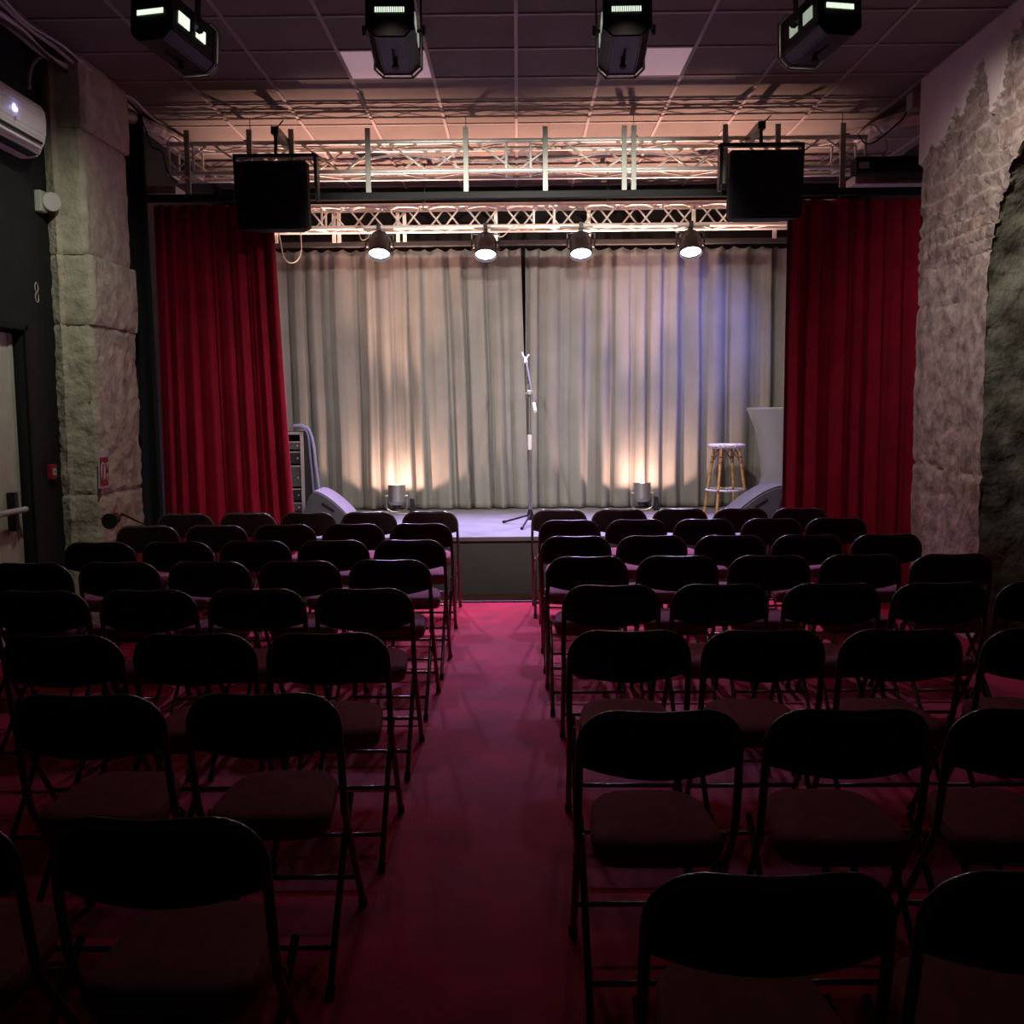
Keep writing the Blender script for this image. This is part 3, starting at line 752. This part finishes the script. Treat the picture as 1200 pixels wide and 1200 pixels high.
# rack case behind the left curtain
r0 = atY(358, 599, 10.3); rk = thing('equipment_rack', 'open rack case with silver edges full of gear behind the left curtain', 'equipment rack', (r0.x-.27, 10.3, SZ)); rh = atY(356, 506, 10.3).z-SZ
bm = NB()
box(bm, -.26, .26, .02, .50, 0, .03); box(bm, -.26, .26, .02, .50, rh-.03, rh); box(bm, -.26, -.235, .02, .50, .03, rh-.03); box(bm, .235, .26, .02, .50, .03, rh-.03); box(bm, -.26, .26, .48, .50, .03, rh-.03)
link_mesh('case', bm, M['satin'], rk)
bm = NB()
for x in (-.25, .25): box(bm, x-.016, x+.016, 0, .02, 0, rh, .003)
for z in (.014, rh-.014): box(bm, -.25, .25, 0, .019, z-.014, z+.014, .003)
link_mesh('edge_trim', bm, M['rackmetal'], rk)
zz = .06
for i, (hgt, kk) in enumerate(((.10, 'power_unit'), (.13, 'effects_unit'), (.22, 'amplifier'), (.13, 'mixer_unit'), (.09, 'drawer_unit'))):
    if zz+hgt > rh-.04: break
    bm = NB(); box(bm, -.228, .228, .03, .40, zz, zz+hgt-.02, .004); u_ = link_mesh(kk, bm, M['wedgedark'] if i % 2 else M['wedge'], rk)
    bm = NB(); box(bm, -.225, .225, .018, .03, zz+hgt-.02, zz+hgt-.006, .002); link_mesh('shelf_lip', bm, M['rackmetal'], u_)
    for k in range(5):
        bm = NB(); lathe(bm, [(0, 0), (.010, 0), (.008, .014), (0, .014)], 10, T(-.16+.09*k, .03, zz+hgt*.42) @ RX(PI/2)); link_mesh('knob', bm, M['rackmetal'], u_)
    zz += hgt+.012
Yk = 10.27
cable('draped_cable', PX([(340, 501), (350, 500), (357, 503), (361, 512), (363, 530), (366, 560), (368, 585), (369, 598)], Yk-.02), .012, mat('lavender_cable', (.20, .19, .30), .6), 'dark grey cable draped over the side of the equipment rack')
cable('draped_cable', PX([(344, 499), (354, 499), (362, 504), (367, 520), (370, 545), (374, 575), (377, 598)], Yk), .016, mat('grey_violet_cable', (.36, .34, .46), .6), 'thick pale violet cable hanging outermost over the equipment rack')

# floor cans shining up the backdrop
def floor_can(px, label, pyt, pyb, m):
    Y = 10.72
    c = atY(px, pyt, Y); bz = atY(px, pyb, Y).z
    t = thing('floor_can', label, 'stage lamp', (c.x, Y, SZ), group='silver uplight cans before the backdrop')
    zt = c.z-SZ; zb = max(.07, bz-SZ); tilt = R(-4)
    mt = T(0, 0, zb) @ RX(tilt); Lc = zt-zb
    bm = NB(); lathe(bm, [(.0, .0), (.070, 0), (.088, .03), (.093, .035), (.093, Lc), (.088, Lc), (.086, .05), (0, .045)], 32, mt); link_mesh('can', bm, m, t)
    bm = NB(); lathe(bm, [(0, Lc*.35), (.085, Lc*.35)], 24, mt); link_mesh('lens', bm, M['lenswarm'], t)
    bm = NB(); lathe(bm, [(.0, -.045), (.035, -.045), (.045, 0), (0, .001)], 16, mt); link_mesh('lamp_socket', bm, M['black'], t)
    bm = NB(); q = []
    for k in range(13):
        an = PI+PI*k/12; q.append((.108*math.cos(an), -.0, .062+.052*math.sin(an)))
    q = [(-.108, 0, zb+Lc*.45)]+q+[(.108, 0, zb+Lc*.45)]
    tube(bm, q, .008, 8); link_mesh('yoke', bm, M['chrome'], t)
    bm = NB()
    for s in (-1, 1): lathe(bm, [(0, 0), (.015, 0), (.015, .03), (0, .03)], 12, T(s*.090, 0, zb+Lc*.45) @ RY(s*PI/2))
    link_mesh('knob', bm, M['chrome'], t)
    bm = NB(); prism(bm, [(0, 0), (.07, 0), (.05, .14), (.01, .15)], T(.125, .06, 0) @ RX(PI/2), .02); bmesh.ops.recalc_face_normals(bm, faces=bm.faces); link_mesh('gel_plate', bm, M['black'], t)
    top = t.location+Vector((0, 0, zb))+RX(tilt).to_3x3() @ Vector((0, 0, Lc+.005))
    # narrow bright core straight up and a wide warm flood leaning to the curtain
    light('uplight_core', 'SPOT', top, UPN, (1.0, .58, .43), aim=top+Vector((0, -.25, 1)), size=.04, angle=64, blend=.8)
    light('uplight_flood', 'SPOT', top+Vector((0, 0, .01)), UPW, (1.0, .60, .46), aim=top+Vector((0, .9, 1)), size=.02, angle=150, blend=.2)
    return t
UPN, UPW = 1350, 30
floor_can(464.7, 'silver uplight can on the stage floor left of the microphone stand', 568.5, 592, M['canmetal'])
floor_can(752.5, 'silver uplight can on the stage floor right of the microphone stand', 565.5, 588, M['canmetal'])
cable('floor_cable', [atZ(x, y, SZ+.006) for x, y in ((408, 603), (425, 600.5), (450, 600), (475, 602), (500, 600), (530, 601))], .006, M['cablecream'], 'thin pale cable lying on the stage floor near the left uplight')

# ------------------------------------------------------------------ left pillar of stone blocks
def rough_block(bm, plan, z0, z1, amp, seed, res=.022):
    pts = []; n = len(plan)
    for i in range(n):
        a = Vector(plan[i]); b = Vector(plan[(i+1) % n]); k = max(1, int((b-a).length/res))
        nr = Vector(((b-a).y, -(b-a).x)).normalized()
        for q in range(k): pts.append((a.lerp(b, q/k), nr))
    nz = max(3, int((z1-z0)/res)); rings = []
    c = sum((p for p, _ in pts), Vector((0, 0)))/len(pts)
    for j in range(nz+1):
        z = z0+(z1-z0)*j/nz; e = min(j, nz-j)
        ins = .012 if e == 0 else 0
        ring = []
        for p, nr in pts:
            v = Vector((p.x*1.0, p.y*1.0, z))+Vector((seed, seed*2, 0))
            d = amp*(.5*noise.noise(v*3.5)+.7*noise.noise(v*9)+.6*noise.noise(v*21))-ins
            jz = (.012*noise.noise(Vector((p.x*5, p.y*5, seed*3+j))) if 0 < j < nz else 0)
            ring.append(bm.verts.new((p.x+nr.x*d, p.y+nr.y*d, z+jz)))
        rings.append(ring)
    m = len(pts)
    for A, B in zip(rings[:-1], rings[1:]):
        for k in range(m): f = bm.faces.new((A[k], A[(k+1) % m], B[(k+1) % m], B[k])); f.smooth = True
    bm.faces.new(rings[0][::-1]); bm.faces.new(rings[-1])
    bmesh.ops.recalc_face_normals(bm, faces=bm.faces)
pil = thing('stone_pillar', 'rough pale stone pillar of stacked blocks against the left wall', 'pillar', (XL, 7.15, 0))
edges = [(.0, 1.00, .018), (1.00, 2.18, .022), (2.18, 2.655, .016), (2.655, 3.50, .010), (3.50, 3.975, .012)]
for i, (z0, z1, amp) in enumerate(edges):
    gx = (.0, .0, .02, -.01, .012)[i]
    plan = [(XL+.004, 7.13), (XL+.07, 7.10), (XL+.09, 7.13), (-2.955+gx, 7.13), (-2.93+gx, 7.16), (-2.93+gx, 7.93+gx), (-2.96, 7.96), (XL+.004, 7.96)]
    bm = NB(); rough_block(bm, plan, z0+.001, z1-.001, amp, i*3.1+1)
    link_mesh('stone_block', to_local(bm, pil.location), M['stone_l'], pil)
# mortar core
bm = NB(); box(bm, XL+.001, -2.965, 7.145, 7.94, 0, 3.978); link_mesh('mortar_core', to_local(bm, pil.location), mat('dark_mortar', (.12, .10, .085), .95), pil)

# things fixed to the left wall and pillar
ac = thing('air_conditioner', 'white wall air conditioner with a glowing blue display', 'air conditioner', (XL, 5.82, 3.19))
prof = [(0, .03), (0, .335), (.17, .335), (.205, .30), (.215, .24), (.21, .13), (.195, .10), (.16, .015), (.10, 0), (.03, 0)]
mt = Matrix(((1, 0, 0, 0), (0, 0, 1, 0), (0, 1, 0, 0), (0, 0, 0, 1)))
bm = NB(); prism(bm, prof, mt, .90, .012); bmesh.ops.recalc_face_normals(bm, faces=bm.faces); link_mesh('casing', bm, M['acwhite'], ac)
bm = NB(); box(bm, .196, .207, .03, .84, .074, .088, .0, None); link_mesh('air_slot', bm, M['dark'], ac)
bm = NB(); box(bm, -.012, .012, .03, .84, -.006, .006, .002, T(.192, 0, .052) @ RY(R(60))); link_mesh('louver', bm, M['acwhite'], ac)
bm = NB(); box(bm, -.03, .03, .05, .82, -.002, .002, 0, T(.150, 0, .002) @ RY(R(-10))); link_mesh('lower_slot', bm, M['dark'], ac)
ap = atX(18, 126, XL+.216); y0 = ap.y-5.82; z0 = ap.z-3.19
bm = NB()
for dy in (-.016, .014):
    pts = []
    for k in range(12):
        an = 2*PI*k/12; pts.append((.2155, y0+dy+.009*math.cos(an), z0+(.018 if dy < 0 else .010)*math.sin(an)+(-.002 if dy < 0 else -.008)))
    tube(bm, pts, .0035, 6, closed=True)
link_mesh('display', bm, M['display'], ac)
bm = NB(); box(bm, .212, .218, y0-.01, y0+.004, z0-.075, z0-.05, .001); link_mesh('mark', bm, M['cable'], ac)
light('display_glow', 'POINT', (XL+.235, ap.y, ap.z), .06, (.35, .35, 1.0), size=.01)
cable('conduit', [atX(x, y, XL+.10) for x, y in ((34, 104), (34, 90), (38, 76), (48, 66), (62, 62))], .013, M['cable'], 'grey conduit curving up from the air conditioner', cat='pipe')

p = atX(45, 237, XL); t = thing('siren', 'white wall siren with a round face beside the pillar', 'alarm siren', (XL, p.y-.02, p.z))
bm = NB(); box(bm, .001, .05, -.045, .045, -.07, .07, .01); link_mesh('base', bm, M['offwhite'], t)
bm = NB(); tube(bm, [(.03, .02, 0), (.085, .02, 0)], .026, 16); link_mesh('neck', bm, M['offwhite'], t)
bm = NB(); lathe(bm, [(0, 0), (.058, 0), (.064, .01), (.060, .018), (.02, .022), (0, .022)], 28, T(.085, .02, 0) @ RZ(R(-40)) @ RY(PI/2)); link_mesh('round_face', bm, M['white'], t)
p = atX(42, 343, XL)
t = thing('wall_emblem', 'pale figure of eight mark on the black wall beside the door', 'wall mark', (XL, p.y, p.z))
for dz in (-.032, .034):
    bm = NB(); tube(bm, [(.006, .022*math.cos(k*PI/12), dz+.032*math.sin(k*PI/12)) for k in range(24)], .004, 8, closed=True); link_mesh('ring', bm, M['cable'], t)
p = atX(58, 553, XL); t = thing('fire_call_point', 'small red fire call point on the black wall beside the pillar', 'fire alarm button', (XL, p.y, p.z))
bm = NB(); box(bm, .001, .035, -.04, .04, -.05, .05, .006); link_mesh('box', bm, M['red'], t)
bm = NB(); box(bm, .034, .039, -.024, .024, -.022, .024, .002); link_mesh('press_plate', bm, M['white'], t)
bm = NB(); lathe(bm, [(0, 0), (.007, 0), (.007, .002), (0, .002)], 12, T(.039, 0, 0) @ RY(PI/2)); link_mesh('dot', bm, M['dark'], t)

# extinguisher sign on the pillar's aisle side
XP = -2.915
p = atX(120, 550, XP); t = thing('fire_sign', 'small red and white fire extinguisher sign on the stone pillar', 'sign', (XP+.006, p.y, p.z)); t.rotation_euler = (0, R(2), 0)
bm = NB(); box(bm, 0, .006, -.085, .085, -.13, .13); link_mesh('plate', bm, M['white'], t)
bm = NB(); box(bm, .006, .008, -.075, .072, -.115, .085); link_mesh('red_field', bm, M['red'], t)
bm = NB()
box(bm, .008, .0095, -.012, .018, -.07, .02, .0); box(bm, .008, .0095, -.004, .010, .02, .04); box(bm, .008, .0095, -.02, .03, .035, .043)
for a_, b_ in (((.008, -.05, -.09), (.008, -.05, .03)), ((.008, -.05, .03), (.008, -.03, .05)), ((.008, .045, -.085), (.008, .045, -.03)), ((.008, .045, -.0), (.008, .05, .05))): tube(bm, [a_, b_], .005, 6)
link_mesh('pictogram', bm, M['white'], t)
# extinguisher
p = atX(128, 612, -2.80); t = thing('fire_extinguisher', 'fire extinguisher with a round black horn at the foot of the pillar', 'fire extinguisher', (-2.84, 7.62, 0.12))
bm = NB(); lathe(bm, [(0, 0), (.046, 0), (.052, .02), (.052, .44), (.04, .50), (.02, .53), (0, .53)], 24); link_mesh('cylinder', bm, M['red'], t)
bm = NB(); box(bm, -.018, .018, -.02, .02, .52, .57, .004); box(bm, -.012, .012, -.09, .03, .565, .575, .002); box(bm, -.012, .012, -.07, .02, .60, .61, .002); box(bm, -.012, .012, .01, .03, .57, .61); link_mesh('valve', bm, M['satin'], t)
hp = atY(128, 611, 6.88)-Vector(t.location)
bm = NB(); lathe(bm, [(0, .01), (.050, 0), (.054, 0), (.050, .02), (.022, .15), (.012, .16), (0, .16)], 24, Matrix.Translation(hp) @ RX(-PI/2)); link_mesh('horn', bm, M['rubber'], t)
bm = NB(); tube(bm, [(0, 0, .55), (.03, .06, .60), (hp.x+.01, hp.y+.20, hp.z+.03), (hp.x, hp.y+.15, hp.z)], .010, 8); link_mesh('hose', bm, M['rubber'], t)
q = atY(136, 604, 6.97)-Vector(t.location)
bm = NB(); box(bm, q.x-.018, q.x+.012, q.y-.01, q.y+.02, q.z-.05, q.z+.02, .004); link_mesh('safety_tag', bm, M['red'], t)
bm = NB(); box(bm, -.062, .0, -.03, .03, .30, .33); link_mesh('wall_bracket', bm, M['satin'], t)
bm = NB(); box(bm, -2.90, -2.78, 7.55, 7.69, 0, .118, .006)
tag(link_mesh('extinguisher_stand', bm, M['satin']), 'low black stand under the fire extinguisher by the pillar', 'stand')

# cable bundle along the left ceiling edge
def run(off, m, label, r, seed, end=9.3):
    pts = []
    rnd = random.Random(seed)
    y = 5.2
    while y < end:
        pts.append((-3.02+off[0]+.02*rnd.uniform(-1, 1), y, 3.90+off[1]+.018*rnd.uniform(-1, 1)+(.04 if y > 8 else 0)))
        y += .42
    cable('ceiling_cable', pts, r, m, label, group='cables along the left ceiling edge')
run((0, 0), M['cablelight'], 'pale thick cable in the bundle along the left ceiling edge', .017, 1)
run((.045, .02), M['cable'], 'grey cable on the room side of the left ceiling bundle', .012, 2)
run((-.05, .01), M['cable'], 'grey cable on the wall side of the left ceiling bundle', .014, 3, 8.4)
run((.0, -.035), M['cableblack'], 'black cable hanging lowest in the left ceiling bundle', .010, 4)
run((.08, .03), M['cablelight'], 'thin pale cable at the edge of the left ceiling bundle', .007, 5)
cable('wrapped_pipe', [(-3.03, 7.95, 3.84), (-3.0, 8.4, 3.88), (-2.94, 8.8, 3.90), (-2.9, 9.4, 3.92)], .045, M['duct'], 'old wrapped pipe at the left end of the front truss', cat='pipe')
cable('wrapped_pipe', [(3.45, 8.0, 3.70), (3.2, 8.3, 3.82), (3.0, 8.7, 3.86), (3.05, 9.4, 3.9)], .06, M['duct'], 'old crumpled pipe above the right end of the front truss', cat='pipe')
cable('dangling_cable', [atY(x, y, 8.2) for x, y in ((150, 118), (162, 132), (170, 150), (178, 172), (190, 178), (196, 200), (206, 214))], .006, M['cableblack'], 'black cable dangling from the left ceiling bundle to the truss')

# beam end, ledges and box at the right end
bm = NB(); box(bm, 2.95, 3.7, 7.90, 8.02, 3.78, 3.90, .01)
tag(link_mesh('beam_end', bm, M['palewood']), 'pale beam end poking out behind the right stone wall', 'beam')
p = atY(1000, 217, 8.75); q = atY(1042, 206, 8.75)
bm = NB(); box(bm, p.x, 3.7, 8.7, 8.95, p.z, q.z, .004); tag(link_mesh('wall_ledge', bm, M['palewood']), 'pale ledge at the right end above the red curtain', 'ledge')
p = atY(177, 229, 8.75); q = atY(208, 219, 8.75)
bm = NB(); box(bm, XL, q.x, 8.7, 8.95, p.z, q.z, .004); tag(link_mesh('wall_ledge', bm, M['palewood']), 'pale ledge at the left end above the red curtain', 'ledge')
p = atY(1002, 203, 8.45); q = atY(1042, 184, 8.45)
t = thing('junction_box', 'black box with cables on the right end of the front truss', 'electrical box', (p.x, 8.42, p.z))
bm = NB(); box(bm, 0, q.x-p.x+.3, 0, .16, 0, q.z-p.z, .008); link_mesh('box', bm, M['satin'], t)
bm = NB(); box(bm, .02, .10, -.01, .0, .03, .08, .003); link_mesh('latch', bm, M['strut'], t)
for k, pts in enumerate((((1010, 150), (1022, 146), (1032, 155), (1040, 170), (1034, 184)), ((1006, 158), (1014, 168), (1026, 166), (1046, 150), (1060, 136), (1066, 118)))):
    cable('tangled_cable', [atY(x, y, 8.35) for x, y in pts], .006, M['cable'] if k == 0 else M['cableblack'], ('grey cable tangled above the black box at the right' if k == 0 else 'black cable tangled above the black box at the right'))

# ------------------------------------------------------------------ folding chairs
def zt_(x):
    ax = abs(x)
    if ax <= .112: return .80+.004*(ax/.112)
    u = min(1, (ax-.112)/.103); return .702+.102*math.sqrt(max(0, 1-u*u))
def yb_(x, z): return (.80-z)*.16-.035*(1-(x/.215)**2)*min(1, (z-.45)/.15)
def make_chair():
    t = bpy.data.objects.new('folding_chair', None); C.objects.link(t); t.empty_display_size = .1
    # back frame
    pts = [(-.215, .075, .44), (-.217, .055, .50), (-.217, yb_(-.217, .60), .60)]
    xs = [-.215, -.214, -.209, -.200, -.186, -.168, -.145, -.12, -.08, -.04, 0, .04, .08, .12, .145, .168, .186, .200, .209, .214, .215]
    for x in xs: z = zt_(x); pts.append((x, yb_(x, z), z))
    pts += [(.217, yb_(.217, .60), .60), (.217, .055, .50), (.215, .075, .44)]
    bm = NB(); tube(bm, pts, .0115, 10); link_mesh('back_frame', bm, M['tubeblack'], t, True)
    # back panel
    bm = NB(); nx, nz = 28, 8; fr, bk = [], []
    for i in range(nx+1):
        x = -.212+.424*i/nx; top = zt_(x)-.001; bot = .652-.028*(1-(x/.212)**2)
        cf, cb = [], []
        for j in range(nz+1):
            z = bot+(top-bot)*j/nz; y = yb_(x, z); e = min(j, nz-j, i, nx-i); th = .010 if e > 0 else .005
            cf.append(bm.verts.new((x, y+th, z))); cb.append(bm.verts.new((x, y-th*.9, z)))
        fr.append(cf); bk.append(cb)
    for i in range(nx):
        for j in range(nz):
            bm.faces.new((fr[i][j], fr[i][j+1], fr[i+1][j+1], fr[i+1][j])).smooth = True
            bm.faces.new((bk[i][j], bk[i+1][j], bk[i+1][j+1], bk[i][j+1])).smooth = True
    for i in range(nx):
        bm.faces.new((fr[i][0], fr[i+1][0], bk[i+1][0], bk[i][0])); bm.faces.new((fr[i][nz], bk[i][nz], bk[i+1][nz], fr[i+1][nz]))
    for j in range(nz):
        bm.faces.new((fr[0][j], bk[0][j], bk[0][j+1], fr[0][j+1])); bm.faces.new((fr[nx][j], fr[nx][j+1], bk[nx][j+1], bk[nx][j]))
    link_mesh('backrest', bm, M['vinyl'], t)
    # seat cushion: rounded trapezoid, wide at the back
    def outline(k):
        out = []
        for i in range(48):
            an = 2*PI*i/48; c, s = math.cos(an), math.sin(an)
            e = .42; x = math.copysign(abs(c)**e, c); y = math.copysign(abs(s)**e, s)
            w = .192-.036*(y+1)/2
            if y > .55: w -= .02*(y-.55)/.45
            out.append((x*w*k, .165+y*.19*k))
        return out
    bm = NB(); rings = []
    for k, z in ((.90, .415), (.97, .418), (1.0, .432), (.995, .446), (.96, .460), (.85, .468), (.5, .474), (.02, .476)):
        rings.append([bm.verts.new((x, y, z+.02*(y-.165))) for x, y in outline(k)])
    for A, B in zip(rings[:-1], rings[1:]):
        for k in range(48): bm.faces.new((A[k], A[(k+1) % 48], B[(k+1) % 48], B[k])).smooth = True
    bm.faces.new(rings[-1]); bm.faces.new(rings[0][::-1]); link_mesh('seat', bm, M['seat'], t)
    bm = NB()
    rings = [[bm.verts.new((x, y, z+.02*(y-.165))) for x, y in outline(k)] for k, z in ((.86, .398), (.95, .398), (.97, .416))]
    for A, B in zip(rings[:-1], rings[1:]):
        for k in range(48): bm.faces.new((A[k], A[(k+1) % 48], B[(k+1) % 48], B[k])).smooth = True
    bm.faces.new(rings[0][::-1]); link_mesh('seat_pan', bm, M['tubeblack'], t)
    # legs
    for s in (-1, 1):
        bm = NB(); tube(bm, [(s*.215, .075, .442), (s*.214, .20, .27), (s*.212, .395, .012)], .0115, 10); lg = link_mesh('leg', bm, M['tubeblack'], t, True)
        bm = NB(); tube(bm, [(s*.212, .383, .028), (s*.212, .404, .0)], .0145, 10); link_mesh('rubber_foot', bm, M['rubber'], lg)
        bm = NB(); tube(bm, [(s*.196, .30, .405), (s*.196, .16, .30), (s*.196, -.125, .012)], .0105, 10); lg = link_mesh('leg', bm, M['tubeblack'], t, True)
        bm = NB(); tube(bm, [(s*.196, -.112, .026), (s*.196, -.135, .0)], .0135, 10); link_mesh('rubber_foot', bm, M['rubber'], lg)
        bm = NB(); lathe(bm, [(0, 0), (.012, 0), (.012, .022), (0, .022)], 10, T(s*.192, .155, .405) @ RY(s*PI/2)); link_mesh('hinge', bm, M['tubeblack'], t); bm = NB(); lathe(bm, [(0, 0), (.016, 0), (.016, .010), (0, .010)], 10, T(s*.200, .182, .31) @ RY(s*PI/2)); link_mesh('hinge', bm, M['tubeblack'], t)
    bm = NB(); tube(bm, [(-.213, .30, .14), (.213, .30, .14)], .0085, 8); link_mesh('stretcher', bm, M['tubeblack'], t, True)
    bm = NB(); tube(bm, [(-.196, -.045, .10), (.196, -.045, .10)], .008, 8); link_mesh('stretcher', bm, M['tubeblack'], t, True)
    return t
proto = make_chair()
tree = [(c, kids(c)) for c in kids(proto)]
for c, gs in tree:
    for o_ in [c]+gs:
        for v in o_.data.vertices: v.co.x *= .955
def dup(root):
    r = root.copy(); C.objects.link(r)
    for ch, gs in tree:
        c = ch.copy(); C.objects.link(c); c.parent = r
        for g in gs:
            d = g.copy(); C.objects.link(d); d.parent = c
    return r
rowsR = [(597, [(622, 689), (693, 759), (764, 830), (835, 901), (904, 970)]),
         (609, [(630, 705), (709, 783), (788, 863), (868, 942), (946, 1015)]),
         (628, [(632, 718), (722, 807), (812, 900), (903, 990), (996, 1083)]),
         (651.5, [(639, 738), (744, 845), (851, 953), (958, 1061), (1065, 1167)]),
         (684.5, [(657, 776), (783, 906), (914, 1037), (1043, 1163), (1167, 1287)]),
         (737.5, [(662, 814), (820, 972), (981, 1133), (1147, 1299)]),
         (830, [(672, 877), (898, 1096), (1110, 1312)]),
         (1016, [(750, 1058), (1080, 1385)])]
rowsL = [(599, [(470, 537), (399, 465), (328, 393), (257, 322), (184, 249)]),
         (613, [(456, 530), (376, 451), (295, 371), (215, 291), (133, 211)]),
         (632, [(437, 523), (347, 433), (254, 342), (163, 251), (72, 159)]),
         (655.5, [(406, 506), (300, 401), (193, 296), (87, 189), (-17, 87)]),
         (688.5, [(366, 486), (237, 361), (109, 235), (-18, 108)]),
         (740.5, [(306, 459), (150, 301), (-6, 147)]),
         (809, [(208, 406), (3, 200)]),
         (951, [(45, 319), (-250, 26)])]
ORD = ['front', 'second', 'third', 'fourth', 'fifth', 'sixth', 'seventh', 'last']
SEAT = ['on the aisle', 'second from the aisle', 'third from the aisle', 'fourth from the aisle', 'fifth from the aisle']
first = True
for side, rws in (('right', rowsR), ('left', rowsL)):
    for ri, (yy, lst) in enumerate(rws):
        mid = (lst[0][0]+lst[0][1])/2
        base = atZ(mid, yy, .812).y
        for si, (x0, x1) in enumerate(lst):
            c = proto if first else dup(proto)
            first = False
            pc = atY((x0+x1)/2, yy, base)
            c.location = (pc.x, base+random.uniform(-.008, .008)+.035*0, 0)
            c.rotation_euler = (0, 0, R(random.uniform(-1.6, 1.6)))
            tag(c, 'black folding chair with plum seat, %s row %s of the aisle, %s' % (ORD[ri], side, SEAT[si]) if si else
                'black folding chair with plum seat, %s row, beside the aisle on its %s' % (ORD[ri], side), 'chair', 'folding chairs %s of the aisle' % side)

# ------------------------------------------------------------------ world / view
w = bpy.data.worlds.new('world'); sc.world = w; w.use_nodes = True
w.node_tree.nodes['Background'].inputs[0].default_value = (0, 0, 0, 1); w.node_tree.nodes['Background'].inputs[1].default_value = 0
sc.view_settings.view_transform = 'Standard'; sc.view_settings.look = 'None'; sc.view_settings.gamma = 1; sc.view_settings.exposure = 0.0
